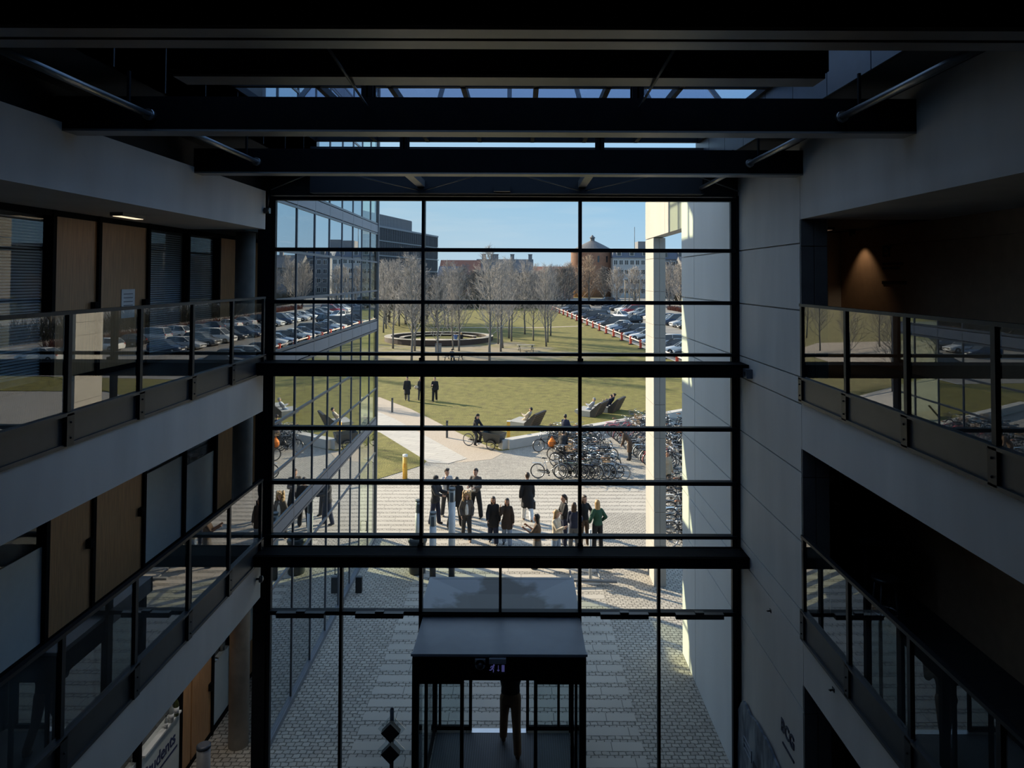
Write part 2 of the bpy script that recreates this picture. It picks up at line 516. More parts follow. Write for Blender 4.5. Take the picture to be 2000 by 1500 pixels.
# ---------------------------------------------------------------- left back wall: doors, glazed panels
def lwall(level, z0, z1):
    wl = struct(MB().box(-6.5, -6.36, -14, 17.0, z0, z1).build('wall_left_gallery_%s' % level, inner_dark))
    fr = MB()
    ys = [-4.6, -3.2, -1.8, -0.4, 1.0, 2.4, 3.8, 5.2, 6.6, 8.0, 9.4, 10.42, 11.80, 13.21, 14.55, 15.48, 16.9]
    for y in ys:
        fr.box(-6.3, -6.18, y - 0.035, y + 0.035, z0, z1)
    fr.box(-6.3, -6.2, -4.6, 16.9, z1 - 0.08, z1).box(-6.3, -6.2, -4.6, 16.9, z0, z0 + 0.08)
    struct(fr.build('trim_left_gallery_%s' % level, black_steel))
    return ys
dn = 10
for lev, (z0, z1) in (('ground', (0.0, 3.37)), ('lower', (4.36, 6.74)), ('upper', (7.75, 10.08))):
    ys = lwall(lev, z0, z1)
    for k in range(len(ys) - 1):
        a, bq = ys[k] + 0.035, ys[k + 1] - 0.035
        iswood = k in (10, 14, 15) or (lev != 'ground' and k in (0, 3, 6)) or (lev == 'ground' and k in (12, 13)) 
        if lev != 'ground' and k == 11: iswood = True
        if lev == 'ground' and k in (10, 11, 12, 14): iswood = k == 12 and False
        if lev == 'ground' and k == 13: iswood = True
        dn += 1
        if iswood:
            d = MB()
            if k == 13 and lev == 'ground':
                d.box(-6.27, -6.22, a, a + 0.4, z0 + 0.08, z1 - 0.08).box(-6.27, -6.22, a + 0.45, bq, z0 + 0.08, z1 - 0.08)
            else:
                d.box(-6.27, -6.22, a, bq, z0 + 0.08, z1 - 0.08)
            o = struct(d.build('door_%d' % dn, wood))
            if k in (10, 11, 13):
                MB().box(-6.22, -6.15, bq - 0.12, bq - 0.02, z0 + 0.95, z0 + 1.08).tube([(-6.16, bq - 0.1, z0 + 1.02), (-6.16, bq - 0.02, z0 + 1.02)], 0.012).build('door_handle', black_steel, o)
        else:
            g = struct(MB().box(-6.262, -6.25, a, bq, z0 + 0.08, z1 - 0.08).build('window_%d' % dn, pane_m))
            if lev == 'upper':
                bl = MB()
                for q in range(54):
                    zz = z1 - 0.14 - q * 0.038
                    bl.box(-6.335, -6.30, a + 0.04, bq - 0.04, zz, zz + 0.004, None)
                    bl.face([(-6.335, a + 0.04, zz + 0.012), (-6.335, bq - 0.04, zz + 0.012), (-6.30, bq - 0.04, zz - 0.012), (-6.30, a + 0.04, zz - 0.012)])
                bl.build('blind', mat('blind_slats', (0.75, 0.78, 0.82), 0.4), g, fix=False)
            else:
                MB().box(-6.248, -6.24, a, bq, z0 + 0.08, z0 + (1.32 if lev == 'ground' or k != 12 else 1.55)).build('frosted_film', frost_m, g)
                if lev == 'ground':
                    MB().box(-6.35, -6.262, a, bq, 1.26, 1.32).build('sill', white_m, g)
# round column seen behind the corner of the galleries, one shaft through all storeys
tag(MB().lathe([(0.19, 0.0), (0.19, 10.08)], (-5.55, 14.25, 0)).build('round_column', mat('column_concrete', (0.42, 0.40, 0.37), 0.7)), 'round grey concrete column at the end of the glazed corridor, all storeys', 'column', kind='structure')
struct(MB().box(-6.5, -5.22, 17.0, 17.2, 0, 10.5).build('wall_left_corridor_end', inner_dark))
struct(MB().box(-6.3, -5.05, 13.4, 17.0, -0.3, -0.001).build('floor_left_wing', floor_m))

# ---------------------------------------------------------------- the big window
MX = [-4.77, -1.855, 1.085, 4.03]
fr = MB()
fr.box(-4.95, -4.72, 13.3, 13.5, 0, 10.8)                      # left post
for k, x in enumerate(MX[1:3]):
    fr.box(x - 0.03, x + 0.03, 13.28, 13.44, 0, 10.7)
fr.box(4.0, 4.06, 13.3, 13.46, 0, 10.75)
fr.box(-4.72, -4.64, 13.34, 13.44, 0, 10.7).box(3.92, 4.0, 13.34, 13.44, 0, 10.7)
for z in ZT[:10]:
    w = 0.035 if z not in (7.77, 7.38, 4.40) else 0.028
    fr.box(-4.72, 4.03, 13.3, 13.44, z - w, z + w)
fr.box(-4.72, -1.855, 13.3, 13.44, 0, 0.06).box(1.085, 4.03, 13.3, 13.44, 0, 0.06)
for x in (-3.33, -0.385, 2.55):
    if x == -0.385:
        fr.box(x - 0.025, x + 0.025, 13.3, 13.42, 3.0, 4.05)
    else:
        fr.box(x - 0.025, x + 0.025, 13.3, 13.42, 0, 4.05)
win = struct(fr.build('window_1', frame_steel))
for i in range(3):
    for j in range(8):
        if ZT[j] - ZT[j + 1] < 0.2: continue
        MB().box(MX[i], MX[i + 1], 13.364, 13.376, ZT[j + 1], ZT[j]).build('pane', pane_m, win)
lx = [-4.72, -3.33, -1.855, -0.385, 1.085, 2.55, 4.0]
for i in range(6):
    MB().box(lx[i], lx[i + 1], 13.364, 13.376, 3.03, 4.0).build('pane', pane_m, win)
    if i not in (2, 3):
        MB().box(lx[i], lx[i + 1], 13.364, 13.376, 0.05, 2.97).build('pane', pane_m, win)
for zz0, zz1, nm in ((7.44, 7.66, 'upper'), (4.06, 4.25, 'lower')):
    b = MB()
    b.box(-4.86, 4.05, 12.74, 13.28, zz1 - 0.02, zz1).box(-4.86, 4.05, 12.74, 13.28, zz0, zz0 + 0.02)
    b.box(-4.86, 4.05, 12.76, 12.80, zz0, zz1).box(-4.86, 4.05, 13.2, 13.24, zz0, zz1)
    b.box(-4.86, 4.05, 12.735, 12.745, zz1 - 0.012, zz1 + 0.004)
    o = struct(b.build('beam_window_%s' % nm, black_steel))
    for x in MX[1:3]:
        MB().box(x - 0.05, x + 0.05, 13.2, 13.3, zz0 - 0.05, zz1 + 0.05).build('bracket', black_steel, o)
# motor boxes that open the vents
for nm, x in (('next to the glazed wing', -4.05), ('between lobby roof and concrete wall', 1.9), ('between glazed wing and lobby roof', -2.6), ('next to the concrete wall', 3.28)):
    t = MB().box(x - 0.44, x + 0.44, 13.2, 13.3, 2.955, 3.045).build('window_opener', black_p)
    tag(t, 'slim black window opener motor on the low transom ' + nm, 'window opener', 'window opener motors')
    MB().box(x - 0.08, x + 0.08, 13.22, 13.3, 3.045, 3.07).build('chain_outlet', black_p, t)

# ---------------------------------------------------------------- roof structure
def ibeam(b, y, x0, x1, z0, z1, w=0.2):
    b.box(x0, x1, y - w / 2, y + w / 2, z1 - 0.03, z1)
    b.box(x0, x1, y - 0.015, y + 0.015, z0 + 0.03, z1)
def lowflange(o, y, x0, x1, z0, w=0.2):
    MB().box(x0, x1, y - w / 2, y + w / 2, z0 - 0.012, z0 + 0.012).build('bottom_flange', flange, o)
flange = mat('beam_paint', (0.22, 0.20, 0.18), 0.35, var=0.1)  # bottom flanges paler than the webs: light from below put into the colour
for y, nm, x0, x1 in ((10.38, 'roof_beam_far', -4.76, 4.06), (7.42, 'roof_beam_middle', -7.5, 7.5)):
    b = MB(); ibeam(b, y, x0, x1, 10.7, 11.06)
    b.box(x0, x1, y - 0.13, y - 0.10, 10.72, 11.06)
    lowflange(struct(b.build('beam_%s' % nm, black_steel)), y, x0, x1, 10.712, 0.26)
b = MB(); ibeam(b, 4.34, -7.5, 7.5, 10.7, 11.1, 0.16); ibeam(b, 4.55, -7.5, 7.5, 10.7, 11.1, 0.16)
o = struct(b.build('beam_roof_double', black_steel)); lowflange(o, 4.34, -7.5, 7.5, 10.712, 0.16); lowflange(o, 4.55, -7.5, 7.5, 10.712, 0.16)
b = MB(); b.box(-2.95, 2.55, 5.95, 6.2, 10.91, 11.2).box(-2.95, 2.55, 5.88, 5.95, 10.93, 11.2)
lowflange(struct(b.build('beam_skylight_rim', black_steel)), 6.08, -2.95, 2.55, 10.9, 0.26)
struct(MB().box(-3.9, 3.34, 13.0, 13.3, 10.75, 11.60).build('beam_skylight_front', ceil_dark))
# skylight: side reveals, rafters along the depth, flat panes
curb = mat('blue_grey_metal', (0.09, 0.10, 0.12), 0.4, var=0.1)
b = MB()
for x in (-3.94, 3.32):
    for y in np.arange(5.75, 13.2, 0.98):
        b.box(x, x + 0.04, y + 0.01, y + 0.97, 11.2, 11.8)
struct(b.build('trim_skylight_reveal', curb))
sk = MB()
rx = [-3.9, -2.75, -1.78, -0.8, 0.18, 1.15, 2.12, 3.3]
for x in rx:
    sk.box(x - 0.035, x + 0.035, 5.7, 13.3, 11.74, 11.84)
for y in (5.7, 9.45, 13.25):
    sk.box(-3.9, 3.3, y - 0.04, y + 0.04, 11.74, 11.84)
sky = struct(sk.build('window_2', frame_steel))
for i in range(len(rx) - 1):
    for y0, y1 in ((5.74, 9.41), (9.49, 13.21)):
        MB().box(rx[i], rx[i + 1], y0, y1, 11.785, 11.795).build('pane', roofglass_m, sky)
# glazed lantern standing on the roof beyond the flat panes
lan = empty('roof_lantern', (-0.27, 14.3, 12.35))
tag(lan, 'bluish glazed hipped roof lantern seen up through the skylight', 'roof lantern', kind='structure')
f2, g2 = MB(), MB()
for i in range(6):
    a0, a1 = -4.6 + 9.2 * i / 6, -4.6 + 9.2 * (i + 1) / 6
    t0, t1 = -3.7 + 7.4 * i / 6, -3.7 + 7.4 * (i + 1) / 6
    MB().face([(a0, 0, 0), (a1, 0, 0), (t1, 0.25, 1.3), (t0, 0.25, 1.3)]).build('pane', glass('blue_solar_glass', (0.34, 0.36, 0.52), 1.5), lan, fix=False)
    f2.bar((a0, -0.03, 0), (t0, 0.22, 1.3), 0.09, 0.06, Vector((0, 1, 0)))
f2.bar((4.6, -0.03, 0), (3.7, 0.22, 1.3), 0.09, 0.06, Vector((0, 1, 0))).bar((-4.6, -0.03, 0.05), (4.6, -0.03, 0.05), 0.1, 0.1).bar((-3.7, 0.22, 1.3), (3.7, 0.22, 1.3), 0.1, 0.1)
for x in (-4.75, 4.65): f2.box(x, x + .1, -0.1, 0.1, -0.75, 0.0)
f2.build('frame', mat('lantern_frame', (0.13, 0.15, 0.19), 0.5), lan)
# struts and rods
for nm, x, y, z0, z1 in (('over the middle roof beam, towards the glazed wing', -1.62, 7.42, 11.06, 11.74), ('over the middle roof beam, towards the concrete wall', 1.2, 7.42, 11.06, 11.74), ('over the far roof beam, towards the glazed wing', -1.73, 10.38, 11.06, 11.74), ('over the far roof beam, towards the concrete wall', 1.13, 10.38, 11.06, 11.74)):
    t = MB().box(x - 0.06, x + 0.06, y - 0.08, y - 0.06, z0, z1).box(x - 0.06, x + 0.06, y + 0.06, y + 0.08, z0, z1).box(x - 0.01, x + 0.01, y - 0.08, y + 0.08, z0, z1).build('roof_strut', black_steel)
    tag(t, 'short black steel strut under the skylight, ' + nm, 'strut', 'skylight struts')
for nm, p0, p1 in (('towards the glazed wing', (-1.32, 4.66, 10.76), (-1.6, 7.27, 10.96)), ('towards the concrete wall', (1.03, 4.66, 10.76), (1.2, 7.27, 10.96))):
    tag(MB().tube([p0, p1], 0.012, 6).build('tie_rod', dark_steel), 'thin steel tie rod slanting below the skylight, ' + nm, 'tie rod', 'roof tie rods')
for nm, x in (('nearer the glazed wing', -1.86), ('nearer the concrete wall', 1.09)):
    tag(MB().box(x - 0.07, x + 0.07, 10.5, 13.35, 10.86, 10.98).build('roof_bracing', flange), 'grey steel arm from far roof beam to window head, ' + nm, 'bracing arm', 'bracing arms over the window')
for nm, x, y0, y1 in (('on the glazed wing side, nearer the camera', -3.83, 4.7, 7.25), ('on the glazed wing side, nearer the window', -3.83, 7.65, 10.2), ('on the concrete wall side, nearer the camera', 3.27, 4.7, 7.25), ('on the concrete wall side, middle one', 3.27, 7.65, 10.2), ('on the concrete wall side, next to the window', 3.27, 10.6, 13.2)):
    t = MB().tube([(x, y0, 10.86), (x, y1, 10.86)], 0.035, 10).build('shade_roller', mat('roller_tube', (0.2, 0.2, 0.2), 0.3, metal=0.7))
    tag(t, 'long grey tube below the skylight edge ' + nm, 'roller tube', 'roller tubes along the skylight')
    MB().lathe([(0.06, -0.03), (0.06, 0.03)], (x, y1, 10.86), 'y', 14).build('end_cap', chrome, t)
    MB().box(x - 0.012, x + 0.012, y0 + 0.4, y0 + 0.43, 10.86, 11.2).build('hanger', black_steel, t)
    MB().box(x - 0.012, x + 0.012, y1 - 0.4, y1 - 0.37, 10.86, 11.2).build('hanger', black_steel, t)
b = MB()
for x0, x1 in ((-4.6, -1.9), (-1.8, 1.05), (1.15, 3.95)):
    xm = (x0 + x1) / 2
    b.tube([(x0, 12.98, 10.8), (xm, 11.5, 10.97)], 0.012, 5).tube([(xm, 11.5, 10.97), (x1, 12.98, 10.8)], 0.012, 5)
tag(b.build('crossed_cables', dark_steel), 'thin crossed steel cables under the roof just before the window', 'cables')
t = MB().box(-0.52, -0.22, 12.85, 13.0, 10.77, 10.87).build('hanging_sensor', black_p)
tag(t, 'small black box fixed under the roof above the window middle', 'sensor')

# ---------------------------------------------------------------- glass railings
def railing(side, zf, zc, y_end, y0, label):
    x = XL if side < 0 else XR
    o = empty('glass_railing', (x, y0, zc))
    tag(o, label, 'railing', 'glass railings along the galleries')
    s = side
    L = y_end - y0
    MB().box(-0.03, 0.03, 0, L, zf + 1.05 - zc, zf + 1.09 - zc).build('handrail', rail_steel, o)
    ch = MB()
    ch.box(-0.02 - 0.03 * -s * 0, 0.0, 0, L, 0.0, zf - zc).box(-0.05, 0.05, 0, L, zf - zc - 0.0, zf - zc + 0.035).box(-0.05, 0.02, 0, L, -0.02, 0.02)
    ch.build('base_channel', dark_steel, o)
    k = 0
    y = L - 0.06
    ys = []
    while y > 0:
        ys.append(y)
        p = MB().box(-0.03, 0.03, y - 0.03, y + 0.03, 0.04, zf + 1.05 - zc).box(-0.05 if s > 0 else 0.0, 0.0 if s > 0 else 0.05, y - 0.06, y + 0.06, 0.0, zf - zc + 0.02)
        q = p.build('post', rail_steel, o)
        for zb in (0.08, 0.24): MB().ell((-0.055 * s, y, zb), (0.012, 0.012, 0.012), n=6, m=4).build('bolt', rail_steel, q)
        y -= 1.4
    for i in range(len(ys) - 1):
        MB().box(-0.006, 0.006, ys[i + 1] + 0.035, ys[i] - 0.035, zf - zc + 0.04, zf + 1.05 - zc).build('glass_panel', rail_m, o)
    return o
railing(-1, 7.75, 7.44, 13.12, -4.0, 'glass railing of the upper gallery opposite the concrete wall, mirroring parked cars')
railing(-1, 4.42, 4.05, 13.12, -4.0, 'glass railing of the lower gallery opposite the concrete wall, mirroring the plaza')
railing(1, 7.75, 7.44, 10.37, -4.0, 'glass railing of the upper gallery beside the concrete wall, mirroring bare trees')
railing(1, 4.42, 4.05, 10.37, -4.0, 'glass railing of the lower gallery beside the concrete wall, mirroring the window frame')
# ================================================================ things inside the hall
def text(name, body, size, m, M, parent=None, extrude=0.008, bold=0.0, sx=1.0):
    cu = bpy.data.curves.new(name, 'FONT')
    cu.body, cu.size, cu.extrude, cu.offset = body, size, extrude, bold
    t = bpy.data.objects.new(name, cu)
    COL.objects.link(t)
    dg = bpy.context.evaluated_depsgraph_get()
    me = bpy.data.meshes.new_from_object(t.evaluated_get(dg))
    bpy.data.objects.remove(t)
    me.transform(Matrix.Diagonal((sx, 1, 1, 1)))
    me.transform(M)
    me.materials.clear(); me.materials.append(m)
    return link(name, me, parent)
def axes(o, X, Y):
    X, Y = Vector(X), Vector(Y)
    M = Matrix((X, Y, X.cross(Y))).transposed().to_4x4()
    M.translation = Vector(o)
    return M
navy = mat('navy_lettering', (0.008, 0.012, 0.04), 0.5)
# entrance lobby -----------------------------------------------------------
lobby = empty('entrance_lobby', (-0.36, 12.05, 0))
tag(lobby, 'low entrance lobby box with grey metal roof and black fascia in front of the window', 'entrance lobby')
zinc = N('lobby_roof_metal', 0.42)
stain = zinc.noise(1.3, 6)
zinc.b.inputs['Metallic'].default_value = 0.0
LOB = zinc.out(zinc.mix(zinc.ramp(stain, (0.42, (0, 0, 0)), (0.62, (1, 1, 1))), (0.21, 0.225, 0.25), (0.26, 0.275, 0.30)))
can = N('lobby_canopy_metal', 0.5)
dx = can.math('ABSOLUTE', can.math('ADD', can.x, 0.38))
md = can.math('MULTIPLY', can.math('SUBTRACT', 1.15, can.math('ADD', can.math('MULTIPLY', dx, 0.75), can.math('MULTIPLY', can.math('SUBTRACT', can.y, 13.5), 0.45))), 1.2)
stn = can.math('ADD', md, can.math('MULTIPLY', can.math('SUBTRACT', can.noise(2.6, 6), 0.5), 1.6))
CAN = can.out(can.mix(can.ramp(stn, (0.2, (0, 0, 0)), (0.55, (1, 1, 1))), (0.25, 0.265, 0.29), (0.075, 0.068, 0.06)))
def lp(mb, name, m, parent=lobby):
    o = mb.build(name, m, parent)
    o.matrix_parent_inverse = parent.matrix_world.inverted() if parent is not lobby else Matrix.Translation((0.36, -12.05, 0))
    return o
lp(MB().box(-1.81, 1.09, 12.05, 13.3, 2.86, 2.94).box(-1.83, 1.11, 12.0, 12.06, 2.905, 2.945), 'roof', LOB)
b = MB()
A, B2, C2, D2 = (-1.88, 14.87, 3.02), (1.08, 14.87, 3.02), (1.08, 13.46, 3.02), (-1.88, 13.46, 3.02)
E1, F1 = (-1.05, 14.25, 2.945), (0.27, 14.25, 2.945)
b.face([A, E1, F1, B2]).face([A, D2, (-0.9, 13.46, 2.93), E1]).face([B2, F1, (0.15, 13.46, 2.93), C2]).face([E1, (-0.9, 13.46, 2.93), (0.15, 13.46, 2.93), F1])
b.box(-1.88, 1.08, 14.80, 14.87, 2.72, 3.015).box(-1.88, -1.82, 13.46, 14.87, 2.72, 3.015).box(1.02, 1.08, 13.46, 14.87, 2.72, 3.015).box(-1.85, 1.05, 13.46, 14.8, 2.7, 2.74)
lp(b, 'canopy', CAN)
lp(MB().box(-1.81, 1.09, 12.03, 12.12, 2.50, 2.86).box(-1.81, 1.09, 12.025, 12.03, 2.655, 2.66).box(-1.81, -1.75, 12.1, 13.4, 2.5, 2.86).box(1.03, 1.09, 12.1, 13.4, 2.5, 2.86).box(-1.75, 1.03, 12.12, 13.4, 2.80, 2.84), 'fascia', black_steel)
for x0, x1 in ((-1.81, -1.70), (0.98, 1.09)):
    lp(MB().box(x0, x1, 12.03, 12.14, 0, 2.5), 'post', black_steel)
    lp(MB().box(x0, x1, 14.66, 14.78, 0, 2.72), 'post', black_steel)
for x, nm in ((-1.75, 'a'), (1.03, 'b')):
    p = lp(MB().box(x - 0.006, x + 0.006, 12.14, 14.66, 0.08, 2.72), 'side_glass', glass('lobby_glass', (0.80, 0.86, 0.86), 1.5))
    lp(MB().box(x - 0.03, x + 0.03, 12.14, 14.66, 0.0, 0.08).box(x - 0.03, x + 0.03, 13.36, 13.44, 0, 2.72), 'side_frame', black_steel)
lobg = glass('lobby_glass')
for x0, x1, y in ((-1.70, -0.98, 12.09), (0.25, 0.98, 12.09), (-1.70, -1.02, 14.72), (0.14, 0.98, 14.72)):
    xm = -1.58 if x1 < 0 else 0.86
    if y > 13: xm = -1.64 if x1 < 0 else 0.77
    d = MB()
    d.box(x0, x1, y - 0.03, y + 0.03, 0.02, 0.1).box(x0, x1, y - 0.03, y + 0.03, 2.42, 2.52)
    inner = x1 if x1 < 0 else x0
    d.box(inner - 0.03, inner + 0.03, y - 0.03, y + 0.03, 0.02, 2.52).box(xm - 0.025, xm + 0.025, y - 0.03, y + 0.03, 0.02, 2.52)
    o = lp(d, 'sliding_door', black_steel)
    q = MB().box(x0, x1, y - 0.005, y + 0.005, 0.1, 2.42).build('door_glass', lobg, o)
lp(MB().box(-1.75, 1.03, 14.7, 14.78, 2.5, 2.74), 'door_head', black_steel)
mt = N('ribbed_mat', 0.6)
st = mt.math('FRACT', mt.math('MULTIPLY', mt.x, 22.0))
MATM = mt.out(mt.ramp(st, (0.35, (0.012, 0.012, 0.014)), (0.5, (0.055, 0.055, 0.062))), st, 0.6, 0.01)
lp(MB().box(-1.70, 0.98, 12.12, 14.62, 0.0, 0.015), 'mat', MATM)
lp(MB().box(-1.02, 0.14, 14.62, 14.76, 0.0, 0.02), 'threshold', chrome)
# camera dome and exit sign on the fascia
t = MB().lathe([(0.085, 0.0), (0.085, 0.05), (0.02, 0.06)], (0, 0, 0), 'y', 18).box(-0.085, 0.085, 0.0, 0.05, 0, 0.085).build('security_camera', mat('camera_grey', (0.25, 0.27, 0.28), 0.4), None, (-0.675, 11.972, 2.785))
tag(t, 'grey dome security camera on the black lobby fascia', 'security camera')
MB().ell((0, -0.01, -0.01), (0.055, 0.05, 0.055)).build('dome', black_p, t)
es = MB().box(-0.135, 0.135, 0, 0.06, -0.12, 0.05).build('exit_sign', black_p, None, (-0.385, 11.962, 2.76))
tag(es, 'exit sign with running figure, arrow and door on the black lobby fascia', 'exit sign')
MB().box(-0.14, 0.14, -0.012, 0.06, 0.05, 0.13).build('housing', mat('sign_housing', (0.28, 0.29, 0.31), 0.5), es)
glow = mat('sign_symbol', (0.12, 0.12, 0.3), 0.5, var=0.0, emit=((0.16, 0.16, 0.5), 0.22))
b = MB()
b.ell((-0.06, -0.006, 0.03), (0.014, 0.006, 0.014))
for p0, p1, r in (((-0.066, 0.016), (-0.088, -0.022), .012), ((-0.088, -0.022), (-0.066, -0.048), .009), ((-0.066, -0.048), (-0.07, -0.082), .008), ((-0.088, -0.022), (-0.108, -0.05), .009), ((-0.108, -0.05), (-0.13, -0.052), .008), ((-0.07, 0.012), (-0.102, 0.012), .007), ((-0.102, 0.012), (-0.116, -0.012), .006), ((-0.07, 0.01), (-0.06, -0.02), .006)):
    b.cap((p0[0], -0.005, p0[1]), (p1[0], -0.005, p1[1]), r, r * 0.85, 6)
b.build('running_figure', glow, es)
MB().box(0.008, 0.018, -0.006, 0, -0.05, 0.025).face([(-0.012, -0.006, -0.048), (0.038, -0.006, -0.048), (0.013, -0.006, -0.075)]).build('arrow', glow, es, fix=False)
MB().box(0.068, 0.115, -0.006, 0, -0.078, 0.03).build('door_symbol', glow, es)
# direction post with two diamond cubes
t = empty('waymarker_post', (-2.24, 12.6, 0)); tag(t, 'steel post carrying two black diamond-shaped cubes on clear plates, beside the lobby', 'post')
MB().tube([(0, 0, 0), (0, 0, 1.69)], 0.035, 14).lathe([(0.03, 1.69), (0.012, 1.72)]).lathe([(0.16, 0), (0.16, 0.02)]).build('pole', mat('grey_pole', (0.13, 0.14, 0.15), 0.35), t)
for z in (1.36, 1.0):
    MM = Matrix.Translation((0, -0.05, z)) @ Matrix.Rotation(R(45), 4, 'Y')
    MB().box(-0.115, 0.115, -0.1, 0.02, -0.115, 0.115, MM).build('cube', black_p, t)
    MB().box(-0.17, 0.17, 0.03, 0.045, -0.17, 0.17, MM).build('clear_plate', glass('clear_plate', (0.7, 0.76, 0.78), 1.6), t)
# cylinder stand on the floor below the left galleries
t = MB().lathe([(0.11, 0), (0.11, 1.33)], n=24).build('cylinder_stand', mat('grey_stand', (0.2, 0.195, 0.19), 0.5), None, (-5.3, 12.12, 0))
tag(t, 'waist-high grey cylinder stand with dark lid on the hall floor', 'stand')
MB().lathe([(0.115, 1.33), (0.115, 1.37), (0.09, 1.385)], n=24).build('lid', mat('dark_lid', (0.05, 0.06, 0.08), 0.4), t)
# small fixtures
t = MB().box(-0.05, 0.05, -0.03, 0.06, -0.05, 0.05).tube([(0, 0, 0.05), (0.02, 0.05, 0.35)], 0.02, 8).build('wall_camera', black_p, None, (-4.70, 13.05, 10.42))
tag(t, 'black wall camera at the end of the top concrete band', 'security camera')
MB().lathe([(0.045, -0.04), (0.05, 0.0)], (0, -0.03, 0), 'y').build('lens_hood', black_p, t)
t = MB().tube([(0, 0, 0), (0.06, 0, 0)], 0.02, 8).lathe([(0.06, 0.06), (0.06, 0.10), (0.03, 0.12)], (0, 0, 0), 'x').build('wall_spotlight', mat('lamp_grey', (0.1, 0.1, 0.1), 0.3, metal=0.5), None, (-4.75, 12.92, 3.78))
tag(t, 'small round spotlight on the end of the lowest concrete band', 'spotlight')
t = MB().box(-0.05, 0.06, -0.1, 0.1, -0.08, 0.08).build('control_box', mat('box_grey', (0.09, 0.1, 0.115), 0.5), None, (4.0, 12.66, 7.52)); tag(t, 'small grey control box where the upper window beam meets the concrete wall', 'control box')
MB().box(-0.06, -0.05, -0.03, 0.03, -0.03, 0.03).build('button', black_p, t)
for (y, z, nm) in ((11.72, 3.8, 'on the smooth concrete wall'), (9.38, 3.87, 'on the concrete band below the lower gallery')):
    t = MB().tube([(0, 0, 0), (-0.06, 0, 0), (-0.06, -0.05, 0.02)], 0.012, 6).box(-0.01, 0, -0.03, 0.03, -0.02, 0.03).build('wall_hook', black_p, None, (4.06, y, z))
    tag(t, 'tiny black hook ' + nm, 'hook', 'wall hooks')
# lettering on the concrete wall and mountain board
sgn = text('wall_lettering', 'BCG', 0.27, navy, axes((4.055, 11.27, 2.20), (0, -1, 0), (0, 0, 1)), bold=0.006)
tag(sgn, 'dark three-letter company lettering fixed to the concrete wall', 'lettering')
MB().box(4.045, 4.06, 10.74, 11.2, 2.02, 2.05).build('tagline', navy, sgn)
mo = N('mountain_print', 0.5)
rg = mo.noise(3.2, 8, stretch=(1, 1, 0.45))
rg2 = mo.noise(9, 6, stretch=(1, 1, 0.3))
MOUN = mo.out(mo.ramp(mo.math('ADD', mo.math('MULTIPLY', rg, 0.7), mo.math('MULTIPLY', rg2, 0.3)), (0.36, (0.02, 0.03, 0.055)), (0.47, (0.13, 0.16, 0.20)), (0.56, (0.30, 0.33, 0.36)), (0.7, (0.36, 0.38, 0.40))))
out_ = [(13.3, 0.0), (13.32, 0.62), (13.26, 0.95), (13.28, 1.3), (13.1, 1.53), (12.97, 1.63), (12.85, 1.62), (12.6, 1.60), (12.3, 1.68), (12.0, 1.68), (11.75, 1.70), (11.5, 1.66), (11.2, 1.60), (10.9, 1.55), (10.6, 1.2), (10.5, 0.6), (10.48, 0.0)]
mo_b = MB().side([(y, z) for y, z in out_], 3.99, 4.03).build('mountain_board', MOUN)
tag(mo_b, 'cut-out board with a snowy mountain print standing against the concrete wall', 'board')
pl = MB()
pl.box(3.975, 3.99, 12.5, 12.92, 0.85, 0.862).box(3.975, 3.99, 12.5, 12.92, 1.04, 1.052).box(3.975, 3.99, 12.5, 12.92, 0.95, 0.958).box(3.975, 3.99, 12.5, 12.512, 0.85, 1.05).box(3.975, 3.99, 12.908, 12.92, 0.85, 1.05)
pl.build('printed_frame', mat('pale_line', (0.3, 0.32, 0.35), 0.5), mo_b)
MB().box(3.97, 3.99, 12.1, 12.4, 0.3, 0.95).build('dark_figure', mat('dark_print', (0.01, 0.015, 0.03), 0.5), mo_b)
# lettering on the brown wall of the upper right gallery, with a downlight
ey = text('gallery_lettering', 'EY', 0.26, black_p, axes((5.995, 11.83, 9.575), (0, -1, 0), (0, 0, 1)), bold=0.008)
tag(ey, 'black two-letter company lettering on the brown wall of the upper gallery', 'lettering')
MB().box(5.985, 6.0, 11.2, 11.82, 9.43, 9.47).box(5.985, 6.0, 11.3, 11.82, 9.36, 9.40).build('underline', black_p, ey)
MB().box(5.985, 6.0, 11.1, 11.84, 9.12, 9.17).build('lower_line', black_p, ey)
t = MB().lathe([(0.06, 0), (0.05, -0.12), (0.045, -0.12)]).build('downlight', black_p, None, (5.78, 12.45, 10.07)); tag(t, 'small black downlight that washes the brown gallery wall', 'downlight')
ld = bpy.data.lights.new('downlight_lamp', 'SPOT'); ld.energy = 7.0; ld.color = (1, 0.74, 0.50); ld.spot_size = R(96); ld.spot_blend = 0.6; ld.shadow_soft_size = 0.03
lo = bpy.data.objects.new('downlight_lamp', ld); COL.objects.link(lo); lo.location = (5.70, 12.45, 9.93); lo.rotation_euler = (0, R(-10), 0)
t = MB().box(-0.06, 0.06, -0.35, 0.35, -0.04, 0).build('ceiling_lamp', black_p, None, (5.2, 12.3, 10.07)); tag(t, 'slim lamp strip on the dark ceiling of the upper gallery beside the brown wall', 'ceiling lamp')
MB().box(-0.04, 0.04, -0.3, 0.3, -0.045, -0.04).build('lamp_tube', mat('dim_tube', (0.2, 0.15, 0.12), 0.5, emit=((1, 0.6, 0.4), 0.08)), t)
t = MB().box(-0.09, 0.09, -0.3, 0.3, -0.05, 0).build('ceiling_lamp', mat('lamp_tray', (0.3, 0.28, 0.25), 0.4), None, (-5.55, 10.0, 10.08)); tag(t, 'slim lamp on the gallery ceiling in front of the first oak door', 'ceiling lamp')
MB().box(-0.06, 0.06, -0.28, 0.28, -0.055, -0.05).build('lamp_tube', mat('warm_tube', (0.6, 0.5, 0.4), 0.5, emit=((1, 0.8, 0.55), 1.2)), t)
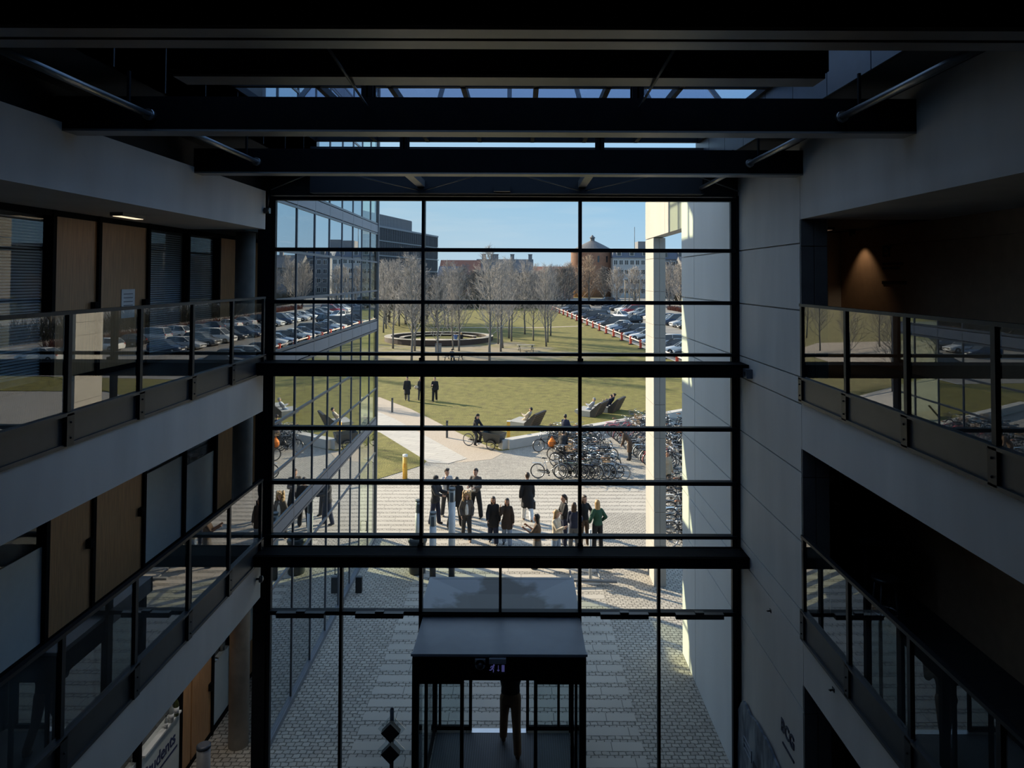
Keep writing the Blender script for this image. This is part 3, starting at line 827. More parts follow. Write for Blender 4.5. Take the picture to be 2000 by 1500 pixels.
t = MB().box(0, 0.004, 11.04, 11.42, 8.55, 9.0).build('paper_notice', mat('paper', (0.82, 0.82, 0.82), 0.7), None, (-6.215, 0, 0)); tag(t, 'white paper notice taped to the first oak door of the upper gallery', 'notice')
for z in (8.92, 8.86, 8.80, 8.74): MB().box(0.004, 0.006, 11.1, 11.36, z, z + 0.012).build('printed_line', mat('print_grey', (0.2, 0.2, 0.2), 0.8), t)
# white counter panel with lettering, bottles on the sill above
t = MB().box(-6.23, -6.20, 11.86, 13.16, 0.05, 1.298).build('lettered_board', mat('white_panel', (0.62, 0.66, 0.64), 0.4, var=0.03)); tag(t, 'white board with blue lettering on the ground floor beneath the galleries', 'panel')
text('lettering', 'Students', 0.31, mat('blue_letters', (0.012, 0.025, 0.10), 0.5), axes((-6.198, 11.93, 0.86), (0, 1, 0), (0, 0, 1)), t, 0.004, 0.004)
MB().box(-6.2, -6.196, 12.2, 13.08, 0.73, 0.77).build('small_print', mat('blue_letters', (0, 0, 0)), t)
t = MB().box(-6.2, -6.17, 16.3, 16.85, 0.9, 2.4).build('lettered_board', MATS['white_panel']); tag(t, 'narrow white board with blue letters just behind the round column', 'panel')
text('lettering', 'fe', 0.42, MATS['blue_letters'], axes((-6.168, 16.33, 1.85), (0, 1, 0), (0, 0, 1)), t, 0.004, 0.004)
def bottle(loc, m, h=0.30, label=''):
    k = h / 0.30
    t = MB().lathe([(0.036 * k, 0), (0.038 * k, 0.01), (0.038 * k, 0.17 * k), (0.03 * k, 0.205 * k), (0.014 * k, 0.235 * k), (0.013 * k, 0.30 * k)], n=14).build('bottle', m, None, loc)
    tag(t, label, 'bottle', 'bottles on the window sill')
    MB().lathe([(0.015 * k, 0.28 * k), (0.016 * k, 0.31 * k)], n=10).build('cap', black_p, t)
    MB().lathe([(0.0395 * k, 0.05 * k), (0.0395 * k, 0.13 * k)], n=14).build('paper_label', MATS['paper'], t)
bg_ = mat('green_bottle_glass', (0.05, 0.06, 0.02), 0.1, spec=0.8); bc_ = mat('clear_bottle', (0.3, 0.33, 0.33), 0.1, spec=0.8)
for i, (y, m, h, l) in enumerate(((12.98, bg_, 0.36, 'tall green bottle next to the oak doors on the sill above the white panel'), (12.80, bc_, 0.34, 'clear bottle standing next to the tall green bottle on the sill'), (12.62, bc_, 0.22, 'short clear bottle at the end away from the oak doors on the sill'))):
    bottle((-6.18 - 0.0, y, 1.332), m, h, l)
MB
t = MB().box(-6.26, -6.16, 11.9, 13.15, 1.30, 1.332).build('ledge', white_m); tag(t, 'white ledge on top of the wide board with blue lettering', 'ledge')
t = MB().lathe([(0.09, 0), (0.1, 0.015), (0.03, 0.03), (0.014, 0.05), (0.012, 0.34), (0.03, 0.36)], n=16).build('table_lamp_stem', chrome, None, (-6.32, 14.85, 1.32)); tag(t, 'shiny metal stand on a round foot behind the frosted glass', 'stand')
t = MB().lathe([(0.06, 0), (0.07, 0.2), (0.05, 0.26)], n=16).tube([(0.0, 0.06, 0.05), (0.0, 0.12, 0.13), (0.0, 0.06, 0.2)], 0.01, 6).build('jug', chrome, None, (-6.32, 15.25, 1.32)); tag(t, 'metal jug on the sill next to the round column', 'jug')
# high table corner in the lower right gallery
gz = 4.36
t = empty('high_table', (5.25, 11.05, gz)); tag(t, 'dark high table in the shadow of the lower gallery beside the pier', 'table')
MB().box(-0.35, 0.35, -0.75, 0.75, 1.02, 1.06).build('tabletop', black_p, t)
for x in (-0.3, 0.3):
    for y in (-0.7, 0.7): MB().box(x - 0.02, x + 0.02, y - 0.02, y + 0.02, 0, 1.02).build('leg', black_p, t)
t = MB().box(-0.12, 0.12, -0.17, 0.17, 0, 0.02).build('laptop', black_p, None, (5.1, 10.75, gz + 1.06)); tag(t, 'open black laptop on the dark high table', 'laptop')
MB().box(-0.17, 0.17, -0.006, 0.006, 0, 0.23, Matrix.Translation((0.0, -0.17, 0.02)) @ Matrix.Rotation(R(15), 4, 'X')).build('screen', black_p, t)
for x, y, nm in ((5.15, 12.2, 'carrying the seated person'), (5.0, 9.9, 'empty, near the railing')):
    t = empty('bar_stool', (x, y, gz)); tag(t, 'dark bar stool ' + nm, 'stool', 'bar stools at the high table')
    MB().lathe([(0.17, 0.70), (0.18, 0.73), (0.16, 0.755)]).build('seat', black_p, t)
    for k in range(4):
        a = R(45 + 90 * k); MB().tube([(0.12 * math.cos(a), 0.12 * math.sin(a), 0.7), (0.2 * math.cos(a), 0.2 * math.sin(a), 0)], 0.014, 8).build('leg', dark_steel, t)
    MB().ring((0, 0, 0.28), 0.165, 0.01, 'z').build('footrest', chrome, t)

# downlights added under the lowest gallery to brighten the doors and board below
for k, y in enumerate((10.4, 12.3, 14.0)):
    t = MB().lathe([(0.07, 0), (0.07, -0.03), (0.05, -0.035)]).build('downlight', white_m, None, (-5.62, y, 3.37)); tag(t, 'round white downlight under the lowest gallery, %s from the camera' % ORD[k], 'downlight', 'downlights under the lowest gallery')
    ld = bpy.data.lights.new('gallery_lamp', 'SPOT'); ld.energy = 26.0; ld.color = (1, 0.95, 0.86); ld.spot_size = R(120); ld.spot_blend = 0.8; ld.shadow_soft_size = 0.05
    lo = bpy.data.objects.new('gallery_lamp', ld); COL.objects.link(lo); lo.location = (-5.62, y, 3.31)
# ================================================================ ground outside
pv = N('plaza_paving', 0.75)
c1, f1 = pv.brick(0.155, 0.115, 0.010, (0.36, 0.33, 0.29), (0.29, 0.27, 0.245), (0.10, 0.09, 0.08))
warp = pv.t.nodes.new('ShaderNodeVectorMath'); warp.operation = 'ADD'
nv = pv.t.nodes.new('ShaderNodeTexNoise'); nv.inputs['Scale'].default_value = 7.0
pv.t.links.new(pv.pos, nv.inputs['Vector'])
sc_ = pv.t.nodes.new('ShaderNodeVectorMath'); sc_.operation = 'SCALE'; sc_.inputs['Scale'].default_value = 0.085
pv.t.links.new(nv.outputs['Color'], sc_.inputs[0]); pv.t.links.new(pv.pos, warp.inputs[0]); pv.t.links.new(sc_.outputs[0], warp.inputs[1])
c1, f1 = pv.brick(0.155, 0.115, 0.012, (0.53, 0.48, 0.405), (0.40, 0.36, 0.305), (0.15, 0.135, 0.11), vec=warp.outputs[0])
row = pv.math('FRACT', pv.math('DIVIDE', pv.y, 0.47))
slabrow = pv.math('LESS_THAN', row, 0.58)
xin = pv.math('MULTIPLY', pv.math('GREATER_THAN', pv.x, -3.3), pv.math('LESS_THAN', pv.x, 2.4))
far_ = pv.math('MULTIPLY', pv.math('GREATER_THAN', pv.y, 25.6), pv.math('MULTIPLY', pv.math('LESS_THAN', pv.y, 31.6), pv.math('LESS_THAN', pv.x, pv.math('ADD', 2.6, pv.math('MULTIPLY', pv.math('GREATER_THAN', pv.y, 28.0), 3.4)))))
near_ = pv.math('MULTIPLY', xin, pv.math('LESS_THAN', pv.y, 31.6))
msk = pv.math('MULTIPLY', pv.math('MAXIMUM', near_, far_), slabrow)
cs, fs = pv.brick(1.1, 0.47, 0.008, (0.55, 0.495, 0.42), (0.49, 0.445, 0.38), (0.16, 0.15, 0.13), off=0.37)
spk = pv.noise(60, 3)
col = pv.mix(msk, c1, cs)
col = pv.mix(0.8, col, pv.ramp(pv.noise(0.5, 5), (0.3, (0.82, 0.82, 0.82)), (0.7, (1, 1, 1))), 'MULTIPLY')
PLAZA = pv.out(col, pv.math('MULTIPLY', pv.math('SUBTRACT', 1.0, f1), pv.math('SUBTRACT', 1.0, msk)), 0.9, 0.02)
struct(MB().box(-80, 80, 13.4, 62, -0.3, 0.0).build('ground_plaza', PLAZA))

gr = N('lawn_grass', 0.9)
n1 = gr.noise(0.12, 5); n2 = gr.noise(1.6, 6); n3 = gr.noise(14, 5)
g1 = gr.ramp(n2, (0.3, (0.145, 0.115, 0.025)), (0.5, (0.20, 0.175, 0.030)), (0.7, (0.26, 0.215, 0.05)))
g1 = gr.mix(gr.ramp(n3, (0.35, (1, 1, 1)), (0.65, (0, 0, 0))), g1, gr.mix(1.0, g1, (0.60, 0.62, 0.5), 'MULTIPLY'))
wear = gr.math('ABSOLUTE', gr.math('DIVIDE', gr.math('SUBTRACT', gr.y, 80.0), 20.0))
wx = gr.math('ABSOLUTE', gr.math('DIVIDE', gr.math('ADD', gr.x, 7.0), 26.0))
wm = gr.math('SUBTRACT', 1.15, gr.math('ADD', wear, wx), True)
wm = gr.math('ADD', wm, gr.math('MULTIPLY', gr.math('SUBTRACT', gr.noise(0.35, 6), 0.5), 1.5))
LAWN = gr.out(gr.mix(gr.ramp(wm, (0.35, (0, 0, 0)), (0.75, (0.85, 0.85, 0.85))), g1, (0.29, 0.235, 0.165)), n3, 0.7, 0.05)
gv = N('tan_gravel', 0.9)
GRAV = gv.out(gv.ramp(gv.noise(22, 5), (0.3, (0.30, 0.24, 0.175)), (0.5, (0.46, 0.375, 0.29)), (0.72, (0.54, 0.45, 0.35))), gv.noise(30, 3), 0.5)
sl = N('path_slabs', 0.8)
cb, fb = sl.brick(1.6, 0.36, 0.012, (0.52, 0.475, 0.41), (0.45, 0.41, 0.36), (0.24, 0.2, 0.165), rot=R(24), off=0.45)
SLAB = sl.out(cb)
asf = N('asphalt', 0.85)
ASPH = asf.out(asf.ramp(asf.noise(0.4, 7), (0.3, (0.19, 0.178, 0.16)), (0.7, (0.275, 0.255, 0.225))))

def flat(name, poly, off, m, kind='structure'):
    """ground polygon (x, y) laid on the terrain"""
    bm = bmesh.new()
    vs = [bm.verts.new((p[0], p[1], 0)) for p in poly]
    from mathutils.geometry import tessellate_polygon
    for tri in tessellate_polygon([[Vector((p[0], p[1], 0)) for p in poly]]):
        bm.faces.new([vs[i] for i in tri])
    for yy in (55, 175):
        bmesh.ops.bisect_plane(bm, geom=bm.verts[:] + bm.edges[:] + bm.faces[:], plane_co=(0, yy, 0), plane_no=(0, 1, 0))
    for v in bm.verts:
        v.co.z = terr(v.co.y) + off
    bm.normal_update()
    for f in bm.faces:
        if f.normal.z < 0: f.normal_flip()
    me = bpy.data.meshes.new(name); bm.to_mesh(me); bm.free()
    me.materials.append(m)
    o = link(name, me); o['kind'] = kind
    return o
def gp(*pts): return [tuple(G(*p)[:2]) for p in pts]
WALL0, WALL1, WALL2 = G(985, 880), G(1330, 818), None
wd = (WALL1 - WALL0).normalized()
WALL2 = WALL0 + wd * 60
edge = gp((742, 776), (770, 787), (800, 798), (835, 815), (870, 833), (905, 850), (940, 866), (975, 881))
flat('ground_park', [(-400, 58), (-60, 58)] + [(-30, 57)] + [(400, 58), (400, 600), (-400, 600)], -0.02, LAWN)
flat('lawn', [(-70, 62)] + edge + [(WALL0.x + .3, WALL0.y + .2), (WALL2.x, WALL2.y), (90, 210), (-120, 210)], 0.012, LAWN)
flat('ground_gravel', [(-40, 60)] + [(p[0], p[1] + 0.3) for p in edge] + gp((985, 884), (960, 897), (905, 903), (838, 903), (815, 912), (735, 870)) + [(-40, 48)], 0.006, GRAV)
flat('lawn_corner', gp((735, 842), (775, 860), (815, 885), (838, 897), (825, 909), (735, 937)) + [(-30, 33), (-30, 47)], 0.016, LAWN)
flat('path_diagonal', gp((742, 806), (770, 818), (850, 862), (912, 896), (875, 906), (838, 904), (742, 845)) + [(-30, 56), (-30, 66)], 0.018, SLAB)
bar_px = [(1086, 608), (1105, 617), (1111, 621), (1136, 632), (1144, 634), (1155, 639), (1160, 647), (1182, 654), (1197, 661), (1205, 669), (1241, 688), (1304, 704), (1330, 716)]
bar = [G(*p) for p in bar_px]
b0, b1 = Vector((6.9, 150.0)), Vector((16.6, 70.0))
bdir = (b1 - b0).normalized(); bnor = Vector((-bdir.y, bdir.x))      # bnor points to the parking side
if bnor.x < 0: bnor = -bnor
flat('parking_ground', [tuple(b0 - bdir * 70 + bnor * 0.2), tuple(b1 + bdir * 8 + bnor * 0.2), tuple(b1 + bdir * 8 + bnor * 70), tuple(b0 - bdir * 70 + bnor * 60)], 0.03, ASPH)
pth = [G(840, 640), G(960, 640), G(1060, 640), G(1140, 637)]
flat('path_thin', [(p.x, p.y + 0.5) for p in pth] + [(p.x, p.y - 0.5) for p in reversed(pth)], 0.03, GRAV)
flat('path_west', [(-24, 66), (-60, 70), (-60, 98), (-30, 92), (-24, 84)], 0.03, GRAV)
flat('path_edge', [tuple(b0 - bdir * 70 + bnor * 0.2), tuple(b1 + bdir * 8 + bnor * 0.2), tuple(b1 + bdir * 8 - bnor * 0.05), tuple(b0 - bdir * 70 - bnor * 0.05)], 0.05, concrete_out)

# low concrete wall along the lawn
perp = Vector((-wd.y, wd.x, 0))
lw = MB()
ML = Matrix((wd, perp, Vector((0, 0, 1)))).transposed().to_4x4(); ML.translation = Vector((WALL0.x, WALL0.y, 0))
lw.box(0.35, 22, 0, 0.55, 0, 0.5, ML)
lw.box(0.0, 0.35, 0.16, 0.55, 0, 0.5, ML)
lowwall = lw.build('low_wall', mat('low_wall_concrete', (0.50, 0.47, 0.42), 0.8, var=0.1, scale=1.5)); tag(lowwall, 'long low concrete seat wall between the lawn and the bicycle stands', 'wall')
# reflective wing -----------------------------------------------------------
fc = N('facade_mirror_glass', 0.02)
fcm = fc.m; t = fc.t; t.nodes.clear()
o_ = t.nodes.new('ShaderNodeOutputMaterial'); mx = t.nodes.new('ShaderNodeMixShader')
d_ = t.nodes.new('ShaderNodeBsdfDiffuse'); d_.inputs[0].default_value = (0.05, 0.055, 0.06, 1)
g_ = t.nodes.new('ShaderNodeBsdfGlossy'); g_.inputs[0].default_value = (0.92, 0.97, 1.0, 1); g_.inputs['Roughness'].default_value = 0.0
fr_ = t.nodes.new('ShaderNodeFresnel'); fr_.inputs[0].default_value = 20.0
t.links.new(fr_.outputs[0], mx.inputs[0]); t.links.new(d_.outputs[0], mx.inputs[1]); t.links.new(g_.outputs[0], mx.inputs[2]); t.links.new(mx.outputs[0], o_.inputs[0])
XF = -5.12
wing = empty('glazed_wing', (XF, 13.5, 0)); tag(wing, 'long wing with mirrored glass curtain wall and grey floor bands outside the window', 'building')
YS = [13.5, 14.27, 15.68, 17.14, 18.55, 19.97, 21.36, 22.68, 24.09, 25.47]
ZS = [0.1, 3.0, 3.9, 4.24, 5.26, 6.25, 7.32, 7.70, 8.73, 9.74, 10.75, 11.11, 12.2, 13.3, 14.2, 14.6, 15.6, 16.6, 17.0]
BANDS = [(3.9, 4.24), (7.32, 7.70), (10.75, 11.11), (14.2, 14.6)]
facade_paint = mat('facade_frame', (0.13, 0.135, 0.15), 0.4, var=0.05)
def wp(mb, name, m, parent=wing, fix=True):
    o = mb.build(name, m, parent, fix=fix)
    o.matrix_parent_inverse = Matrix.Translation((-XF, -13.5, 0)) if parent is wing else Matrix()
    return o
wp(MB().box(-24, -6.6, 13.7, 22.3, 0, 17.0).box(-24, -9.9, 22.3, 25.4, 0, 17.0).box(-6.6, -5.2, 17.3, 22.3, 0, 17.0).box(-6.6, -5.2, 13.7, 17.3, 10.5, 17.0).box(-24, XF, 13.5, 25.47, 17.0, 17.3), 'core', inner_dark)
wp(MB().box(-24, -9.9, 25.4, 25.46, 0, 17.0), 'end_wall', fcm)
# glazed stair corner at the far end: sun passes through its greenish glass
near_g = glass('corridor_mirror_glass', (0.80, 0.85, 0.84), 11.0, (0.92, 0.97, 1.0))
green_g = glass('corner_green_glass', (0.84, 0.90, 0.80), 1.9, (0.9, 0.96, 1.0))
for s0, s1 in BANDS: wp(MB().box(-9.9, -5.2, 22.3, 25.4, s0, s1), 'floor_slab', panel_grey)
for k, (za, zb) in enumerate(((0, 3.9), (4.24, 7.32), (7.70, 10.75), (11.11, 14.2))):
    wp(MB().bar((-9.2, 24.2, za), (-5.9, 24.2, zb), 0.9, 0.22), 'stair_flight', panel_grey)
    wp(MB().bar((-9.2, 23.7, za + .95), (-5.9, 23.7, zb + .95), 0.05, 0.05).bar((-9.2, 24.7, za + .95), (-5.9, 24.7, zb + .95), 0.05, 0.05), 'stair_rail', dark_steel)
for k in range(3):
    x0, x1 = -9.9 + 1.57 * k, -9.9 + 1.57 * (k + 1)
    for s0, s1 in ((0.1, 3.9), (4.24, 7.32), (7.70, 10.75), (11.11, 14.2), (14.6, 17.0)):
        wp(MB().box(x0 + .03, x1 - .03, 25.43, 25.45, s0, s1), 'corner_pane', green_g)
b = MB()
for k in range(4): b.box(-9.9 + 1.57 * k - .03, -9.9 + 1.57 * k + .03, 25.38, 25.48, 0, 17)
wp(b, 'corner_frame', dark_steel)
storeys = [(0.1, 3.9), (4.24, 7.32), (7.70, 10.75), (11.11, 14.2), (14.6, 17.0)]
for s0, s1 in storeys:
    for k in range(len(YS) - 1):
        b = MB()
        lv = [z for z in ZS if s0 <= z <= s1]
        for q in range(len(lv) - 1):
            if k >= 7 or (k < 3 and s0 < 8):
                b.box(XF - 0.02, XF, YS[k] + 0.02, YS[k + 1] - 0.02, lv[q] + 0.02, lv[q + 1] - 0.02); continue
            # every sheet sits a hair out of true, as panes do
            e1, e2 = random.Random(k * 7 + q + int(s0 * 10)).uniform(-.0016, .0016), random.Random(k * 5 + q * 3 + int(s0 * 10)).uniform(-.0016, .0016)
            y0, y1, za, zb = YS[k] + 0.02, YS[k + 1] - 0.02, lv[q] + 0.02, lv[q + 1] - 0.02
            b.face([(XF + e1, y0, za), (XF - e1, y1, za), (XF - e1 + e2, y1, zb), (XF + e1 + e2, y0, zb)])
            b.face([(XF - .02, y0, zb), (XF - .02, y1, zb), (XF - .02, y1, za), (XF - .02, y0, za)])
        wp(b, 'window', green_g if k >= 7 else (fcm if 3 <= k or s0 > 8 else near_g), fix=k >= 7 or (k < 3 and s0 < 8))
for z0, z1 in BANDS:
    b = MB()
    for k in range(0, len(YS) - 1):
        b.box(XF - 0.03, XF + 0.02, YS[k] + 0.015, YS[k + 1] - 0.015, z0 + 0.05, z1 - 0.05)
    wp(b, 'floor_band', panel_grey)
b = MB()
for y in YS: b.box(XF - 0.03, XF + 0.022, y - 0.024, y + 0.024, 0, 17)
b.box(XF - 0.03, XF + 0.05, 25.38, 25.5, 0, 17)
wp(b, 'mullion_frame', facade_paint)
b = MB()
for z in ZS: b.box(XF - 0.03, XF + 0.02, 13.5, 25.47, z - 0.028, z + 0.028)
b.box(XF - 0.03, XF + 0.06, 13.5, 25.47, 0, 0.12)
wp(b, 'transom_frame', facade_paint)
for y in (20.0, 23.4):
    wp(MB().tube([(XF + 0.05, y, 0.95), (XF + 0.1, y, 0.95), (XF + 0.1, y, 1.25), (XF + 0.05, y, 1.25)], 0.014, 6), 'door_pull', black_p)
wing.location.x = -4.94; wing.rotation_euler.z = R(1.15)          # the wing stands slightly askew to the hall
# ================================================================ buildings far away
def place(name, label, cat, loc, rz=0.0, group=None):
    o = empty(name, loc, rz)
    return tag(o, label, cat, group)
brick = mat('red_brick', (0.38, 0.225, 0.165), 0.85, var=0.15, scale=1.5)
rooft = mat('red_roof_tiles', (0.30, 0.12, 0.075), 0.8, var=0.15, scale=2)
slate = mat('grey_slate', (0.14, 0.135, 0.135), 0.7, var=0.12, scale=2)
blueslate = mat('blue_slate', (0.09, 0.105, 0.14), 0.5, var=0.1)
darkwin = mat('dark_window', (0.02, 0.024, 0.03), 0.08, var=0.1, spec=0.8)
pale_r = mat('pale_render', (0.42, 0.43, 0.43), 0.8, var=0.06)
grey_r = mat('grey_render', (0.20, 0.20, 0.21), 0.8, var=0.08)
# slatted office block, its facade slanting away
pA, pB = YP(715, 600, 200), YP(855, 600, 262)
dv = Vector((pB.x - pA.x, pB.y - pA.y, 0)); LL = dv.length
o = place('office_block', 'dark slatted office block with pale roof edge behind the bare trees', 'building', (pA.x, pA.y, 2.5), math.atan2(dv.y, dv.x))
zt = 22.0
MB().box(0, LL, 0.3, 22, 0, zt - 0.5).build('wall', mat('dark_facade', (0.035, 0.037, 0.045), 0.4), o)
b = MB()
for zf in (0, 4.4, 8.8, 13.2, 17.6):
    for k in range(int(LL / 0.62)):
        w = 0.16 + 0.1 * ((k * 7) % 3 == 0)
        b.box(k * 0.62, k * 0.62 + w, -0.05, 0.25, zf + 0.35, zf + 4.1)
    for k in range(int(22 / 0.62)):
        b.box(LL - 0.02, LL + 0.2, 0.3 + k * 0.62, 0.5 + k * 0.62, zf + 0.35, zf + 4.1)
b.build('slats', mat('grey_slats', (0.085, 0.085, 0.10), 0.5), o)
b = MB()
for zf in (4.2, 8.6, 13.0, 17.4): b.box(-0.1, LL + 0.3, -0.15, 22, zf, zf + 0.28)
b.build('floor_band', mat('pale_band', (0.2, 0.205, 0.23), 0.5), o)
MB().box(-0.1, LL - 0.2, -0.15, 22, zt - 0.55, zt).build('roof_edge', mat('pale_band'  , (0, 0, 0)), o)
b = MB().box(-2, LL * 0.60, 0.8, 12, zt, zt + 3.4)
for k in range(int((LL * 0.6 + 2) / 0.5)): b.box(-2 + k * 0.5, -2 + k * 0.5 + 0.35, 0.7, 0.8, zt, zt + 3.5)
b.build('roof_plant_screen', grey_r, o)
# brick tower
tw = YP(1157, 500, 235); o = place('brick_tower', 'round red brick tower with grey conical roof and small lantern', 'tower', (tw.x, tw.y, 2.5))
r_ = 7.1
MB().lathe([(r_, 0), (r_, 15.0), (r_ + .15, 15.1), (r_ + .15, 15.4)], n=40).build('wall', brick, o)
MB().lathe([(r_ + 0.7, 15.4), (r_ * 0.5, 17.7), (0.9, 19.0)], n=32, smooth=False).build('roof', slate, o)
q = MB().lathe([(0.75, 18.9), (0.7, 19.9), (1.1, 19.95), (0.5, 20.5), (0.05, 21.0)], n=10, smooth=False).build('lantern', slate, o)
for a in (-105, -80, -55, -128, -30):
    M_ = Matrix.Rotation(R(a), 4, 'Z')
    MB().box(r_ - 0.1, r_ + 0.08, -0.3, 0.3, 11.8, 13.8, M_).build('window', darkwin, o)
for a in (-60, -115):
    M_ = Matrix.Rotation(R(a), 4, 'Z')
    MB().box(r_ - 0.1, r_ + 0.1, -1.6, 1.6, 5.0, 9.0, M_).build('window', darkwin, o)
# long red roofed house and grey roofed house with chimneys
def house(name, label, px0, px1, y, zr, ze, m_roof, m_wall, chim=(), dep=11, wins=10):
    a, c = YP(px0, 560, y), YP(px1, 560, y)
    o = place(name, label, 'house', (a.x, y, 2.5)); L = c.x - a.x
    MB().box(0, L, 0, dep, 0, ze).build('wall', m_wall, o)
    MB().face([(-.3, -.5, ze - .1), (L + .3, -.5, ze - .1), (L + .3, dep / 2, zr), (-.3, dep / 2, zr)]).face([(L + .3, dep + .5, ze - .1), (-.3, dep + .5, ze - .1), (-.3, dep / 2, zr), (L + .3, dep / 2, zr)]).face([(-.3, -.5, ze - .1), (-.3, dep / 2, zr), (-.3, dep + .5, ze - .1)]).face([(L + .3, -.5, ze - .1), (L + .3, dep + .5, ze - .1), (L + .3, dep / 2, zr)]).face([(-.3, -.5, ze - .1), (-.3, dep + .5, ze - .1), (L + .3, dep + .5, ze - .1), (L + .3, -.5, ze - .1)]).build('roof', m_roof, o)
    for px in chim:
        x = YP(px, 520, y).x - a.x
        MB().box(x - .55, x + .55, dep / 2 - .6, dep / 2 + .6, zr - 1.5, zr + 1.5).box(x - .65, x + .65, dep / 2 - .7, dep / 2 + .7, zr + 1.3, zr + 1.5).build('chimney', m_wall, o)
    for k in range(wins):
        x = L * (k + .5) / wins
        MB().box(x - .55, x + .55, -.06, .1, ze - 2.6, ze - .9).build('window', darkwin, o)
    return o
house('red_roofed_house', 'long low house with orange red tiled roof next to the slatted office block', 858, 934, 196, 11.7, 7.6, rooft, brick, (), 12, 8)
house('grey_roofed_house', 'grey roofed house with a row of chimneys behind the bare trees', 930, 1040, 204, 12.2, 8.2, slate, grey_r, (943, 960, 968, 1000, 1036), 12, 10)
house('red_roofed_house', 'low house with orange red roof touching the round brick tower', 1040, 1120, 212, 10.2, 8.0, rooft, brick, (), 10, 7)
house('blue_roofed_shed', 'low shed with blue grey striped roof in front of the orange red roof', 856, 892, 178, 9.6, 7.2, blueslate, grey_r, (), 8, 3)
house('dark_roofed_house', 'long dark house far behind the parking lot mirrored in the glazed wing', 1335, 1640, 215, 13.5, 9.6, slate, grey_r, (1380, 1450, 1560), 12, 14)
def flats(name, label, px0, px1, y, zt, m_wall, rows, cols, roof=None, attic=True):
    a, c = YP(px0, 540, y), YP(px1, 540, y)
    o = place(name, label, 'building', (a.x, y, 2.5)); L = c.x - a.x
    MB().box(0, L, 0, 12, 0, zt).build('wall', m_wall, o)
    if roof:
        MB().face([(-.2, -.3, zt), (L + .2, -.3, zt), (L - .5, 2.2, zt + 3.0), (.5, 2.2, zt + 3.0)]).face([(.5, 2.2, zt + 3.0), (L - .5, 2.2, zt + 3.0), (L, 12, zt + 3.0), (0, 12, zt + 3.0)]).face([(-.2, -.3, zt), (.5, 2.2, zt + 3), (0, 12, zt + 3), (0, 12, zt)]).face([(L + .2, -.3, zt), (L, 12, zt), (L, 12, zt + 3), (L - .5, 2.2, zt + 3)]).build('roof', roof, o)
        for k in range(max(2, cols // 2)):
            x = L * (k + .5) / max(2, cols // 2)
            q = MB().box(x - .8, x + .8, .2, 1.8, zt + .5, zt + 2.3).build('dormer', m_wall, o)
            MB().box(x - .55, x + .55, .13, .2, zt + .75, zt + 2.0).build('pane', darkwin, q)
    for r2 in range(rows):
        for k in range(cols):
            x = L * (k + .5) / cols; z = zt - 2.3 - r2 * 3.0
            q = MB().box(x - .65, x + .65, -.05, .06, z, z + 1.6).build('window', white_m, o)
            MB().box(x - .55, x - .05, -.08, -.05, z + .1, z + 1.5).box(x + .05, x + .55, -.08, -.05, z + .1, z + 1.5).build('pane', darkwin, q)
    return o
flats('apartment_house', 'pale apartment house with blue slate mansard beside the round brick tower', 1197, 1272, 225, 13.2, pale_r, 4, 7, blueslate)
flats('apartment_house', 'grey apartment house seen through the opening of the concrete portal', 1285, 1345, 232, 13.0, grey_r, 4, 5, blueslate)
flats('tower_block', 'plain grey block with stepped roof rising over the pale apartment house', 1232, 1320, 262, 17.6, grey_r, 2, 8)
o = bpy.data.objects['tower_block']
MB().box(3, 12, 2, 9, 17.6, 20.4).build('roof_house', grey_r, o); MB().tube([(2.2, 5, 17.6), (2.2, 5, 26)], 0.09, 6).build('antenna', dark_steel, o)
flats('apartment_house', 'long apartment block beyond the parking lot, mirrored in the glazed wing', 1650, 2300, 240, 15.0, grey_r, 5, 20, slate)

